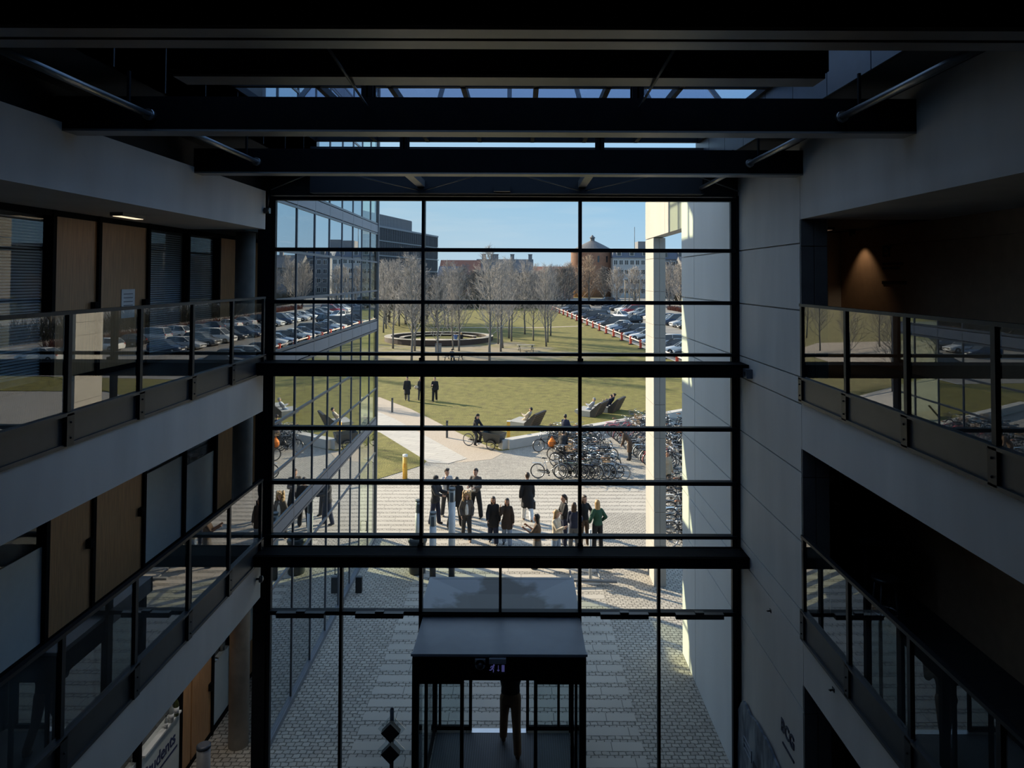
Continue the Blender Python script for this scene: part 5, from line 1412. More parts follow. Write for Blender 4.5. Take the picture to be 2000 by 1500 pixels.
    root = remesh(b, name, SKIN[skin], .0105, 2)
    tag(root, label, 'person', group)
    # ---- face
    for sd in (-1, 1):
        MB().ell(hc + HM @ Vector((sd * .031, -.083, .014)), (.011, .008, .007), HM, 8, 6).build('eye', black_p, root)
        MB().cap(hc + HM @ Vector((sd * .018, -.089, .034)), hc + HM @ Vector((sd * .045, -.079, .034)), .004, .003, 6).build('eyebrow', HAIR[hair[1]], root)
    MB().ell(hc + HM @ Vector((0, -.086, -.058)), (.022, .008, .007), HM, 8, 6).build('mouth', mat('lips', (0.30, 0.10, 0.085), 0.5), root)
    # ---- hair
    b = MB(); st, hcl = hair
    HO = lambda x, y, z: hc + HM @ Vector((x, y, z))
    b.ell(HO(0, .026, .03), (.09, .096, .112), HM, 14, 10)
    b.ell(HO(0, -.028, .092), (.066, .06, .038), HM, 12, 8)
    if st == 'short': b.ell(HO(0, -.02, .085), (.07, .075, .05), HM, 12, 8)
    if st == 'quiff':
        for q in range(14):
            t = q * 2.4; b.ell(HO(.05 * math.cos(t), -.02 + .06 * math.sin(t), .10 + .02 * math.sin(q * 5)), (.032, .032, .03), None, 8, 6)
    if st in ('long', 'half'):
        ln = .36 if st == 'long' else .2
        b.grid([[HO(x * .088, .03 + y * .075, .04) for x, y in ((-1.05, -.75), (-.85, .5), (0, 1), (.85, .5), (1.05, -.75), (.85, -.1), (0, .2), (-.85, -.1))], [HO(x * .105, .04 + y * .07, -.10) for x, y in ((-1, -.7), (-.8, .5), (0, .95), (.8, .5), (1, -.7), (.7, -.1), (0, .2), (-.7, -.1))], [HO(x * .10, .055 + y * .06, -.10 - ln * .5) for x, y in ((-1, -.6), (-.8, .5), (0, .9), (.8, .5), (1, -.6), (.7, -.1), (0, .1), (-.7, -.1))], [HO(x * .07, .07 + y * .045, -.10 - ln) for x, y in ((-1, -.4), (-.8, .5), (0, .9), (.8, .5), (1, -.4), (.7, -.1), (0, .1), (-.7, -.1))]], True, True, True)
    if st == 'bun': b.ell(HO(0, .12, .03), (.05, .045, .05), HM, 10, 8)
    if st == 'tail':
        b.ell(HO(0, .11, .02), (.035, .035, .04), HM, 10, 8); b.cap(HO(0, .12, .0), HO(0, .13, -.2), .035, .018)
    if st == 'curly':
        b.ell(HO(0, .052, .03), (.122, .11, .12), HM, 14, 10); b.ell(HO(0, .0, .10), (.10, .09, .06), HM, 12, 8)
        for q in range(64):
            t = q * 2.39996; z = .13 - .34 * (q / 64); rad = .115 if z > -.02 else .125
            x, y = rad * math.cos(t), rad * math.sin(t)
            if y < -.055 and z < .07: continue
            b.ell(HO(x, .02 + y, z), (.05, .05, .048), None, 8, 6)
    remesh(b, 'hair', HAIR[hcl], .013, 2, root)
    if cap:
        MB().ell(HO(0, .012, .052), (.094, .105, .092), HM, 14, 10).build('knitted_cap', CLOTH[cap], root)
    if hood:
        b = MB(); b.ell(nk + U * .03 - Fw * .075, (.105, .07, .085), None, 12, 8); remesh(b, 'hood', CLOTH[top], .016, 2, root)
    # ---- trousers or skirt
    g = .018 * loose
    if skirt:
        b = MB(); z0 = P0 + U * .08
        b.grid([ringat(z0, .14, .10, .012), ringat(P0 - U * .05, .16, .115, .02), ringat(P0 - Vector((0, 0, .30)) , .17, .14, .02), ringat(P0 - Vector((0, 0, .62)), .185, .165, .02)], True, True, True)
        remesh(b, 'skirt', CLOTH[skirt], .017, 3, root)
    else:
        b = MB()
        b.grid([ringat(*t, g) for t in tor[:3]] + [ringat(P0 + U * .11, .135, .095, g)], True, True, True)
        for sd, (hip, k, an, fd) in legs.items():
            b.cap(hip, k, .086 + g, .060 + g * loose); b.cap(k, an + (an - k).normalized() * -.02, .060 + g * loose, .052 + g * loose)
        remesh(b, 'trousers', CLOTH[trousers], .016, 3, root)
    for sd, (hip, k, an, fd) in legs.items():
        b = MB(); b.cap(an + Vector((0, 0, -.03)) - fd * .04, an + fd * .13 + Vector((0, 0, -.04)), .043, .036, 10); b.cap(an + Vector((0, 0, .03)), an + Vector((0, 0, -.03)), .045, .045, 8)
        remesh(b, 'shoe', shoes or shoe_b, .014, 2, root)
    # ---- top
    b = MB(); g2 = .024 * loose
    rings = [ringat(c, rx, ry, g2) for c, rx, ry in (tor[1:] if hem >= 0 else tor[2:])]
    rings[-1] = ringat(nk + U * .0, .062, .058, .008)
    if hem > 0:
        low = []
        for t in (1.0, .5):
            c = P0 - Vector((0, 0, .03 + hem * t)) + Vector((0, -math.sin(a) * 0, 0))
            low.append(ringat(c, .15 + .02 * t * flare, .11 + .035 * t * flare, g2))
        for sd, (hip, k, an, fd) in legs.items():
            e2 = hip.lerp(k, min(1.0, max(.15, hem / .42)))
            b.cap(hip, e2, .095 + g2, .088 + g2 * 1.2)
        rings = low + rings
    b.grid(rings, True, True, True)
    for sd, (s0, el, wr, d2) in arms.items():
        b.cap(s0, el, .052 + g2 * .7, .043 + g2 * .8)
        if sleeve: b.cap(el, wr - d2 * .012, .046 + g2 * .8, .036 + g2 * .7)
    b.cap(shl + U * .03 - X * .03, shl - X * sh * .95, .05 + g2 * .5, .046 + g2 * .5); b.cap(shl + U * .03 + X * .03, shl + X * sh * .95, .05 + g2 * .5, .046 + g2 * .5)
    remesh(b, 'jacket' if hem > .05 or inner else 'top', CLOTH[top], .016, 3, root)
    if inner:
        b = MB(); b.grid([ringat(P0 + U * .02 + Fw * .03, .05, .10, .03), ringat(ch + Fw * .03, .05, .095, .03), ringat(nk - U * .03 + Fw * .02, .04, .06, .01)], True, True, True)
        remesh(b, 'shirt_front', CLOTH[inner], .014, 2, root)
    root.scale = (s, s, s); root.location = loc; root.rotation_euler = (0, 0, rz)
    root['hand_l'] = tuple(hands[1] * s); root['hand_r'] = tuple(hands[-1] * s)
    return root
def hand_world(o, side):
    v = Vector(o['hand_' + side]); r_ = o.rotation_euler.z
    del_ = Matrix.Rotation(r_, 3, 'Z') @ v
    return Vector(o.location) + del_
def at(px, py): 
    g = G(px, py); return (g.x, g.y, terr(g.y))
D = R
# group talking on the plaza
person(at(850, 1024), D(62), 'person in black hoodie and dark cap holding out a phone, next to the mullion', 1.80, hair=('short', 'dark'), cap='charcoal', top='charcoal', hem=.06, hood=True, trousers='navy', AL=(28, 6, 62, .1), AR=(34, 6, 50, .1), L=(6, 4, 3), Rl=(-6, 4, 6), loose=1.25)
person(at(872, 1007), D(35), 'person in light grey jacket over a dark vest with one hand at the chin', 1.80, hair=('quiff', 'dark'), top='lightgrey', inner='charcoal', trousers='charcoal', AR=(40, 10, 128, .15), AL=(5, 12, 20, .1), L=(4, 5, 2), Rl=(-3, 5, 2), loose=1.2)
person(at(891, 1030), D(172), 'person in black coat and trousers half hidden behind the tall pale lamp bollard', 1.84, hair=('short', 'dark'), top='black', hem=.12, trousers='black', L=(-16, 10, 4), Rl=(10, 5, 0), AL=(8, 12, 30, .1), AR=(8, 12, 30, .1), loose=1.25)
person(at(911, 1055), D(8), 'person with curly blond hair in grey cardigan walking with hands in pockets', 1.70, True, hair=('curly', 'blond'), top='taupe', inner='white', trousers='charcoal', AL=(-8, 18, 42, .25), AR=(-8, 18, 42, .25), L=(14, 2, 8), Rl=(-12, 2, 16), loose=1.05, shoes=shoe_br)
person(at(929, 1010), D(-25), 'tall person in brown-grey jacket and wide black trousers holding a small object', 1.86, hair=('short', 'brown'), top='taupe', inner='white', trousers='black', AL=(18, 10, 78, .45), AR=(18, 10, 78, .45), L=(2, 12, 0), Rl=(2, 9, 0), loose=1.3)
person(at(963, 1062), D(4), 'person with dark straight hair in thick black coat walking towards the entrance', 1.62, True, 'tan', hair=('half', 'dark'), top='black', hem=.22, trousers='navy', AL=(4, 16, 18, .1), AR=(14, 14, 40, .1), L=(10, 2, 6), Rl=(-10, 2, 14), loose=1.6)
person(at(990, 1066), D(-4), 'person with long dark hair in dark brown coat and jeans, hand raised to the face', 1.62, True, 'tan', hair=('long', 'dark'), top='darkbrown', hem=.22, trousers='lightdenim', AR=(50, 14, 128, .05), AL=(2, 14, 14, .0), L=(9, 3, 4), Rl=(-8, 3, 12), loose=1.25, shoes=shoe_b, flare=1.5)
pw = person(at(1030, 1018), D(184), 'person in long black coat and pale trousers walking away with a briefcase', 1.84, hair=('short', 'brown'), top='black', hem=.36, trousers='white', shoes=shoe_br, L=(16, 3, 6), Rl=(-20, 3, 22), AL=(-14, 14, 24, 0), AR=(4, 8, 8, 0), loose=1.3)
hw_ = hand_world(pw, 'r')
t = MB().box(-.04, .04, -.20, .20, -.34, -.06).tube([(0, -.07, -.06), (0, -.06, -.005), (0, .06, -.005), (0, .07, -.06)], .01, 6).build('briefcase', black_p, None, hw_, D(10)); tag(t, 'black briefcase carried by the person in a long black coat', 'briefcase')
# second group to the right
person(at(1049, 1109), D(-98), 'person with long dark wavy hair and grey skirt, hands raised towards the cream sweater', 1.68, True, 'tan', hair=('long', 'black'), top='brown', trousers='black', skirt='grey', sleeve=False, AL=(34, 8, 88, .1), AR=(26, 10, 96, .05), L=(2, 3, 0), Rl=(-2, 3, 0))
person(at(1086, 1100), D(58), 'person with long blond hair in cream sweater and jeans facing the grey skirt', 1.70, True, hair=('long', 'blond'), top='cream', hem=.06, trousers='lightdenim', AR=(38, 12, 78, .1), AL=(6, 12, 20, .1), L=(3, 4, 0), Rl=(-3, 4, 3), loose=1.2, head=(12, 8))
person(at(1102, 1066), D(-70), 'person with tied-back dark hair in black outfit with crossed arms', 1.74, True, hair=('tail', 'dark'), top='black', sleeve=False, trousers='navy', AL=(22, 8, 82, .75), AR=(22, 8, 82, .75), L=(2, 3, 0), Rl=(-2, 3, 2), loose=1.15, shoes=shoe_w)
person(at(1121, 1083), D(165), 'person with brown hair in dark blue vest and grey trousers seen from behind', 1.70, True, hair=('half', 'brown'), top='navy', sleeve=True, trousers='greytrouser', AL=(6, 10, 40, .3), AR=(14, 14, 80, .1), L=(0, 4, 0), Rl=(0, 4, 0), loose=1.2)
person(at(1141, 1066), D(28), 'person in black top and brown trousers with hand on hip behind the mullion', 1.72, True, hair=('long', 'brown'), top='black', trousers='brown', AL=(-18, 38, 75, .5), AR=(4, 10, 10, 0), L=(0, 5, 0), Rl=(0, 4, 0))
person(at(1167, 1078), D(-160), 'person with blond hair in dark green sweater and wide black trousers, hand on hip', 1.72, True, hair=('half', 'blond'), top='green', trousers='black', AL=(-14, 30, 62, .4), AR=(-10, 32, 58, .45), L=(0, 4, 0), Rl=(0, 4, 0), loose=1.1)
# walkers on the lawn
for nm, px, py, kw in (('person in knee-length black coat and grey trousers on the lawn, next to the glazed wing', 795, 783, dict(top='black', hem=.38, trousers='grey', hair=('short', 'brown'), L=(14, 3, 4), Rl=(-12, 3, 14), loose=1.3)), ('person in dark coat with pale bag on the lawn, partly behind the mullion', 821, 781, dict(top='charcoal', hem=.1, trousers='charcoal', hair=('half', 'dark'), woman=True, L=(-12, 3, 14), Rl=(12, 3, 4))), ('person in short black jacket and black trousers walking on the lawn beside the mullion', 849, 784, dict(top='black', hem=.08, trousers='black', hair=('short', 'brown'), L=(-10, 3, 12), Rl=(12, 3, 4), AR=(20, 12, 90, .3), loose=1.3))):
    p_ = person(at(px, py), D(5), nm, 1.80 if 'pale' not in nm else 1.70, **kw)
    if 'pale' in nm: walker = p_
t = MB().ell((0, 0, 0), (.17, .09, .15)).tube([(-.12, 0, .1), (0, .0, .45), (.12, 0, .1)], .012, 5).build('shoulder_bag', CLOTH['cream'], None, Vector(walker.location) + Vector((-.30, -.1, .95))); tag(t, 'pale shoulder bag of the person walking behind the mullion on the lawn', 'bag')
# cyclists and people among the stands
person(at(1098, 905), D(170), 'person in black coat bending over a bicycle beside an orange bag', 1.74, hair=('short', 'black'), top='black', hem=.2, trousers='charcoal', lean=46, AL=(30, 8, 30, .1), AR=(30, 8, 30, .1), L=(8, 4, 26), Rl=(0, 4, 26), loose=1.35)
person(at(1104, 872), D(150), 'person in dark blue jacket standing between bicycles close to the low wall', 1.74, hair=('short', 'dark'), top='navy', hem=.1, trousers='charcoal', AL=(20, 8, 50, .1), AR=(20, 8, 50, .1), loose=1.25)
person(at(1230, 898), D(-105), 'person in long brown coat bending over a bicycle in front of the concrete column', 1.72, True, hair=('half', 'brown'), top='brown', hem=.42, trousers='charcoal', lean=38, AL=(40, 8, 20, .1), AR=(40, 8, 20, .1), loose=1.35)
person(at(1303, 958), D(20), 'person in beige jacket just behind the concrete column', 1.72, True, 'tan', hair=('short', 'dark'), top='beige', hem=.15, trousers='brown', loose=1.2)
bg3 = Vector(at(1101, 901)); bike(bg3, D(-12), 'black', 'black bicycle carrying a bright orange bag in its rear crate', 'bicycles in the big heap', basket='basket_rear')
t = MB().ell((0, 0, .18), (.2, .16, .22)).ell((0, 0, .36), (.1, .08, .07)).tube([(-.1, 0, .36), (0, .05, .5), (.1, 0, .36)], .015, 6).build('bag', mat('orange_fabric', (0.85, 0.22, 0.02), 0.7, bump=.4), None, bg3 + Matrix.Rotation(D(-12), 3, 'Z') @ Vector((-.6, 0, .70))); tag(t, 'bright orange bag on a bicycle beside the bending person in black', 'bag')
# someone leaving through the lobby, waist and legs in view
person((-0.20, 14.12, 0.016), D(184), 'person in brown trousers walking out through the entrance lobby doors', 1.98, hair=('short', 'dark'), top='black', hem=-1, trousers='tan', L=(22, 2, 10), Rl=(-10, 2, 18), AL=(40, 10, 90, .3), AR=(40, 10, 90, .3), shoes=shoe_br, loose=1.0)
person((5.15, 12.2, 4.36), D(10), 'person sitting in the dark at the high table with a laptop in the lower gallery', 1.76, hair=('curly', 'black'), top='black', hem=.05, trousers='black', L=(72, 6, 80), Rl=(72, 6, 80), zp=.86, AL=(38, 8, 60, .2), AR=(38, 8, 60, .2), lean=12)
# ================================================================ furniture of the park and plaza
corten = mat('dark_brown_steel', (0.06, 0.038, 0.028), 0.7, var=0.2)
pale_top = mat('pale_bench_top', (0.40, 0.35, 0.28), 0.8)
rc = G(856, 665.5); RC = Vector((rc.x, rc.y + 1.0)); zr_ = terr(RC.y)
o = place('ring_bench', 'big round sunken-looking bench ring with dark brown sides among the bare trees', 'bench', (RC.x, RC.y, zr_ - .1))
def arc(b, r0, r1, z0, z1, a0, a1, n=60, sy=1.0):
    rings = []
    for k in range(n + 1):
        t = R(a0 + (a1 - a0) * k / n); c, s_ = math.cos(t), math.sin(t) * sy
        rings.append([(r0 * c, r0 * s_, z0), (r1 * c, r1 * s_, z0), (r1 * c, r1 * s_, z1), (r0 * c, r0 * s_, z1)])
    return b.grid(rings, True, True, True, smooth=False)
RR = 7.1
b = MB(); arc(b, RR - .75, RR, 0, .62, -172, 190); b.build('outer_ring', corten, o)
b = MB(); arc(b, RR - .8, RR + .04, .62, .68, -172, 190); b.build('outer_seat', pale_top, o)
b = MB(); arc(b, RR - 2.3, RR - 2.0, 0, .42, 20, 190); b.build('inner_ring', corten, o)
b = MB(); arc(b, RR - 2.5, RR - 1.9, .42, .48, 20, 190); b.build('inner_seat', pale_top, o)
b = MB(); arc(b, 0.01, RR - .75, 0.1, .14, 0, 360); b.build('gravel_floor', GRAV, o)
sit = dict(L=(78, 6, 80), Rl=(78, 6, 84), AL=(22, 8, 60, .3), AR=(22, 8, 60, .3))
def ringseat(px):
    p = YP(px, 665, RC.y - 5.6)
    dx = p.x - RC.x
    return (p.x, RC.y - math.sqrt(max(.1, (RR - .66) ** 2 - dx * dx)), zr_ - .1 + .68 - .08)
person(ringseat(890), D(180), 'person in light blue jacket sitting on the rim of the round bench', 1.72, hair=('short', 'dark'), top='blue', hem=.05, trousers='charcoal', zp=.13, **sit, loose=1.3)
person(ringseat(901), D(188), 'person in black sitting on the rim of the round bench', 1.72, hair=('half', 'blond'), top='black', trousers='black', zp=.13, **sit, loose=1.3)
# picnic tables
def picnic(px, py, rz, label):
    g = G(px, py); t = place('picnic_table', label, 'picnic table', (g.x, g.y, terr(g.y)), rz, 'picnic tables in the park')
    MB().box(-1.0, 1.0, -.36, .36, .70, .75).build('tabletop', pale_top, t)
    for s in (-1, 1):
        MB().box(-1.0, 1.0, s * .78 - .16, s * .78 + .16, .42, .46).build('seat', pale_top, t)
        MB().bar((s * .75, -.8, 0), (s * .75, -.15, .7), .06, .08).bar((s * .75, .8, 0), (s * .75, .15, .7), .06, .08).bar((s * .75, -.85, .40), (s * .75, .85, .40), .06, .07).build('leg', dark_steel, t)
    return g
picnic(1027, 686, D(8), 'pale picnic table on the lawn between the ring bench and the cars')
pg = picnic(886, 704, D(-12), 'pale picnic table just above the upper window beam with a sitting person')
person((pg.x - .1, pg.y - .78, terr(pg.y) + .46 - .1), D(175), 'person in dark jacket sitting at the picnic table just above the upper window beam', 1.75, hair=('short', 'dark'), top='navy', trousers='charcoal', zp=.14, **sit, loose=1.3)
# litter bins
def bin_(px, py, h, w, m, label):
    g = G(px, py); t = MB().box(-w, w, -w, w, .08, h).box(-w * .7, w * .7, -w * .7, w * .7, 0, .08).build('litter_bin', m, None, (g.x, g.y, terr(g.y))); tag(t, label, 'bin')
    MB().box(-w * 1.08, w * 1.08, -w * 1.08, w * 1.08, h, h + .06).build('lid', dark_steel, t)
bin_(856, 690, 1.0, .32, mat('bin_grey', (0.2, 0.2, 0.2), 0.6), 'square grey litter bin in front of the round bench')
g = G(815, 1118)
t = MB().lathe([(.24, 0), (.26, .05), (.26, .9), (.30, 1.0), (.26, 1.08)], n=20).build('litter_bin', mat('bin_green_grey', (0.035, 0.042, 0.045), 0.5), None, (g.x, g.y, 0)); tag(t, 'dark round bin next to the lamp bollards behind the mullion', 'bin')
MB().lathe([(.2, 1.08), (.14, 1.16), (.05, 1.18)], n=16).build('lid', black_p, t)
# bollards
for px, py, h, nm in ((766, 805.6, .98, 'slim grey bollard on the tan gravel near the glazed wing'), (873, 855, .98, 'slim grey bollard on the tan gravel near the cargo tricycle')):
    g = G(px, py); t = MB().box(-.06, .06, -.06, .06, 0, h - .12).build('bollard', mat('bollard_grey', (0.09, 0.095, 0.10), 0.5), None, (g.x, g.y, 0)); tag(t, nm, 'bollard', 'slim bollards along the gravel path')
    MB().box(-.06, .06, -.06, .06, h - .10, h).box(-.045, .045, -.045, .045, h - .12, h - .1).build('cap', dark_steel, t)
g = G(701, 1157); t = MB().box(-.09, .09, -.06, .06, 0, .42).build('bollard', black_p, None, (g.x, g.y, 0)); tag(t, 'short black bollard at the foot of the glazed wing', 'bollard')
MB().box(-.09, .09, -.06, .06, .43, .46).build('cap', dark_steel, t)
yel = mat('yellow_paint', (0.62, 0.36, 0.05), 0.6)
g = G(993, 862); t = MB().box(-.09, .09, -.09, .09, 0, 1.05).build('yellow_post', yel, None, (g.x, g.y + .3, 0)); tag(t, 'plain yellow post at the end of the low concrete wall', 'post')
MB().box(-.1, .1, -.1, .1, 1.05, 1.09).build('cap', white_m, t)
g = G(791, 935); t = MB().lathe([(.11, 0), (.11, 1.0)], n=18).build('yellow_post', yel, None, (g.x, g.y, 0)); tag(t, 'yellow round post with white top at the corner of the lawn', 'post')
MB().lathe([(.115, 1.0), (.115, 1.1), (.02, 1.12)], n=18).build('cap', white_m, t)
MB().box(-.05, .05, -.115, -.10, .55, .72).build('round_emblem', mat('yellow_dark', (0.5, 0.25, 0.03), 0.6), t)
lampgrey = mat('lamp_post_grey', (0.74, 0.75, 0.76), 0.45)
for px, py, h, nm in ((882, 1127, 2.72, 'tallest pale lamp bollard on the plaza, in front of a person in black'), (845, 1130, 2.02, 'middle pale lamp bollard on the plaza, in front of the hooded person'), (817, 1090, 1.9, 'pale lamp bollard mostly hidden behind the mullion')):
    g = G(px, py); t = MB().lathe([(.105, .55), (.105, h - .42)], n=20).build('lamp_bollard', lampgrey, None, (g.x, g.y, 0)); tag(t, nm, 'lamp post', 'lamp bollards on the plaza')
    MB().lathe([(.095, 0), (.095, .56)], n=20).build('base', mat('lamp_base', (0.03, 0.03, 0.033), 0.5), t)
    MB().lathe([(.095, h - .42), (.095, h - .06)], n=20).build('lens', mat('lamp_lens', (0.45, 0.46, 0.44), 0.25), t)
    MB().lathe([(.105, h - .06), (.105, h)], n=20).build('top_cap', mat('lamp_cap', (0.12, 0.125, 0.13), 0.5), t)
    MB().box(-.045, .045, -.108, -.09, h - .40, h - .12).build('shade_plate', MATS['lamp_cap'], t)
# bicycle rack in front of the entrance: white post and ground rails
g = G(1153, 1131); t = place('bicycle_stand', 'white post with low grey steel ground rails beside the lobby canopy', 'bicycle stand', (g.x, g.y, 0))
MB().tube([(0, 0, 0), (0, 0, 1.5)], .045, 12).build('post', white_m, t)
for y in (-.45, .55): MB().tube([(-1.0, y, .16), (.75, y, .12)], .05, 10).build('rail', mat('rail_grey', (0.2, 0.205, 0.21), 0.5), t)
MB().tube([(.3, -.45, .1), (.25, .55, .1)], .03, 8).tube([(-.6, -.45, .1), (-.6, .55, .1)], .03, 8).build('cross_bar', MATS['rail_grey'], t)
# sun loungers of timber and concrete
def lounger(px, py, rz, label):
    g = G(px, py); t = place('lounge_bench', label, 'lounger', (g.x, g.y, 0), rz, 'timber loungers on the lawn')
    MB().side([(0.0, 0.0), (0.0, .38), (-1.05, .42), (-1.12, .30), (-.7, 0.0)], -.8, .8).build('seat_base', concrete_out, t)
    MB().side([(0.0, 0.0), (0.0, .38), (.66, .98), (.80, .96), (.78, 0.9), (.30, 0.0)], -.8, .8).build('back_support', mat('lounger_dark', (0.045, 0.04, 0.037), 0.7), t)
    for k in range(6):
        z0 = .12 + k * .15; y0 = .375 + k * .0758
        MB().box(-.82, .82, -.02, .03, -.065, .065, Matrix.Translation((0, y0, z0)) @ Matrix.Rotation(-math.atan2(.48, .95), 4, 'X')).build('slat', mat('lounger_slats', (0.105, 0.07, 0.05), 0.7), t)
    return g
lrz = math.atan2(wd.y, wd.x) + D(150)
l1 = lounger(1034, 834, D(-115), 'timber-backed lounger next to the yellow post end of the low wall, one sitter')
l2 = lounger(1160, 811, D(-115), 'timber-backed lounger in the middle of the lawn edge, with a sleeper')
l3 = lounger(1194, 803, D(-115), 'timber-backed lounger next to the concrete column, with two sitters')
def sitter(g, rz, dx, dy, label, **kw):
    v = Matrix.Rotation(rz, 3, 'Z') @ Vector((dx, dy, 0))
    return person((g.x + v.x, g.y + v.y, .30), rz, label, zp=.17, lean=-34, L=(58, 6, 62), Rl=(66, 6, 80), AL=(14, 8, 62, .4), AR=(10, 8, 50, .4), head=(0, 26), **kw)
sitter(l1, D(-115), -.1, -.28, 'person in cream clothes reclining on the lounger next to the yellow post', hair=('short', 'black'), top='cream', trousers='beige', loose=1.25, shoes=shoe_w)
sitter(l2, D(-115), .1, -.28, 'person in pale clothes lying on the middle lounger', hair=('short', 'grey'), top='lightgrey', trousers='lightdenim', loose=1.3)
sitter(l3, D(-115), .3, -.24, 'person in dark blue jacket on the lounger next to the concrete column', hair=('short', 'dark'), top='navy', trousers='navy', loose=1.3)
sitter(l3, D(-115), -.35, -.24, 'person with tied-up hair in dark clothes on the lounger next to the column', hair=('bun', 'dark'), top='navy', trousers='black', loose=1.2)
# barrier of red posts and white tape
redp = mat('red_plastic', (0.62, 0.07, 0.035), 0.5); tape = mat('white_red_tape', (0.75, 0.62, 0.56), 0.6)
bp = []
for k in range(20):
    y = 150 - k * 4.3; q = b0 + bdir * ((y - b0.y) / bdir.y) - bnor * .5
    bp.append(Vector((q.x, y, terr(y))))
for k, p in enumerate(bp):
    t = MB().box(-.13, .13, -.13, .13, .1, 1.05).build('barrier_post', redp, None, p); tag(t, 'red barrier post between lawn and parked cars, %s from the far end' % ORD[k], 'barrier post', 'red barrier posts along the car park')
    MB().box(-.3, .3, -.3, .3, 0, .1).build('foot', black_p, t)
    if k < len(bp) - 1:
        t = MB().bar(p + Vector((0, -.15, .85)), bp[k + 1] + Vector((0, .15, .85)), .03, .14).build('barrier_bar', tape); tag(t, 'white and red barrier tape between two red posts, %s span from the far end' % ORD[k], 'barrier tape', 'barrier tape along the car park')
# parked cars ---------------------------------------------------------------
ang0 = math.atan2(-bnor.y, -bnor.x)                                  # facing the lawn
rnd = random.Random(2)
front = ['dark grey', 'silver', 'black', 'dark blue', 'black', 'silver', 'dark grey', 'black', 'dark blue', 'dark grey', 'dark blue', 'black', 'dark grey', 'blue grey', 'dark grey', 'white', 'blue grey', 'dark blue', 'black', 'blue grey', 'white', 'black', 'light blue', 'silver', 'dark grey', 'white', 'black', 'silver', 'dark blue', 'grey']
shp = ['hatchback', 'saloon', 'suv', 'estate', 'hatchback', 'van', 'saloon', 'estate']
n_ = 0
for k in range(30):
    y = 150 - k * 2.78
    q = b0 + bdir * ((y - b0.y) / bdir.y) + bnor * 2.9
    s_ = shp[(k * 3 + k // 4) % 8]
    if front[k] in ('blue grey', 'light blue'): s_ = 'saloon'
    car(s_, front[k], (q.x, y, terr(y) + .03), ang0 + rnd.uniform(-.04, .04) - .28, '%s %s nosed up to the red barrier, %s car from the far end' % (front[k], s_, ORD[k]), 'front row of parked cars along the barrier')
for s_, c_, px, py, hd, nm in (('suv', 'grey', 1184, 617, -95, 'grey car with black nose driving towards the camera in the lane'), ('hatchback', 'white', 1218, 625, -60, 'white hatchback standing out in the lane beside the second row'), ('hatchback', 'black', 1235, 634, -150, 'black hatchback with angled nose in front of the white one in the lane')):
    g = G(px, py); car(s_, c_, (g.x, g.y + 1.5, terr(g.y) + .03), R(hd), nm, 'cars out in the lane')
second = ['black', 'dark blue', 'dark grey', 'silver', 'white', 'red', 'silver', 'grey', 'dark blue', 'white', 'silver', 'white', 'dark blue', 'silver', 'black', 'white', 'dark grey', 'silver', 'dark blue', 'black', 'white', 'grey', 'silver', 'dark blue']
for k in range(24):
    y = 156 - k * 3.3
    q = b0 + bdir * ((y - b0.y) / bdir.y) + bnor * (13.6 + .02 * (156 - y))
    s_ = 'van' if second[k] == 'red' else shp[(k * 5 + 1) % 8]
    car(s_, second[k], (q.x, y, terr(y) + .03), ang0 + rnd.uniform(-.05, .05), '%s %s in the second row across the lane, %s from the far end' % (second[k], s_, ORD[k]), 'second row of parked cars')
third = ['silver', 'white', 'dark grey', 'black', 'silver', 'white', 'dark blue', 'grey', 'white', 'silver', 'black', 'white', 'dark grey', 'silver']
for k in range(14):
    y = 130 - k * 4.4
    q = b0 + bdir * ((y - b0.y) / bdir.y) + bnor * 23.5
    s_ = shp[(k * 3 + 2) % 8]
    car(s_, third[k], (q.x, y, terr(y) + .03), ang0 + math.pi + rnd.uniform(-.05, .05), '%s %s in the row next to the reddish hedge, %s from the far end' % (third[k], s_, ORD[k]), 'third row of parked cars')
for k, (px, py) in enumerate(((1168, 589), (1175, 586), (1184, 583), (1193, 581), (1090, 590), (1075, 588))):
    g = G(px, py); c_ = ('dark blue', 'grey', 'dark blue', 'silver', 'dark grey', 'black')[k]
    yy = 166 + 3.1 * k; xx = YP(px, 585, yy).x; car(shp[k], c_, (xx, yy, terr(yy) + .03), ang0, '%s %s at the very far end of the car park, %s of that bunch' % (c_, shp[k], ORD[k]), 'cars at the far end')
# bicycles -------------------------------------------------------------------
rnd = random.Random(8)
cols = ['black', 'black', 'grey', 'black', 'silver', 'dark blue', 'black', 'white', 'black', 'grey', 'green', 'black', 'pale blue']
def opt(i):
    return dict(basket=[None, None, 'basket_wire', None, 'basket_wicker', None, 'basket_rear'][i % 7], step=i % 3 == 0, pale=i % 5 == 2, saddle='saddle_brown' if i % 4 == 1 else 'saddle', lean=rnd.uniform(-.10, .10))
def desc(c, o_):
    b_ = {'basket_wire': ' with wire front basket', 'basket_wicker': ' with wicker basket', 'basket_rear': ' with rear crate', None: ''}[o_['basket']]
    return c + ' bicycle' + b_ + (', pale tyres' if o_['pale'] else '')
g = G(1075, 937)
bike((g.x - .05, g.y + .15, 0), D(-8), 'silver', 'slender silver bicycle standing alone in front of the big bicycle heap', 'bicycles in the big heap', step=False)
g = G(1075, 884)
bike((g.x - .1, g.y + .3, 0), D(200), 'black', 'black bicycle against the low wall, the end one towards the yellow post', 'bicycles in the big heap', step=True, basket=None)
i = 0
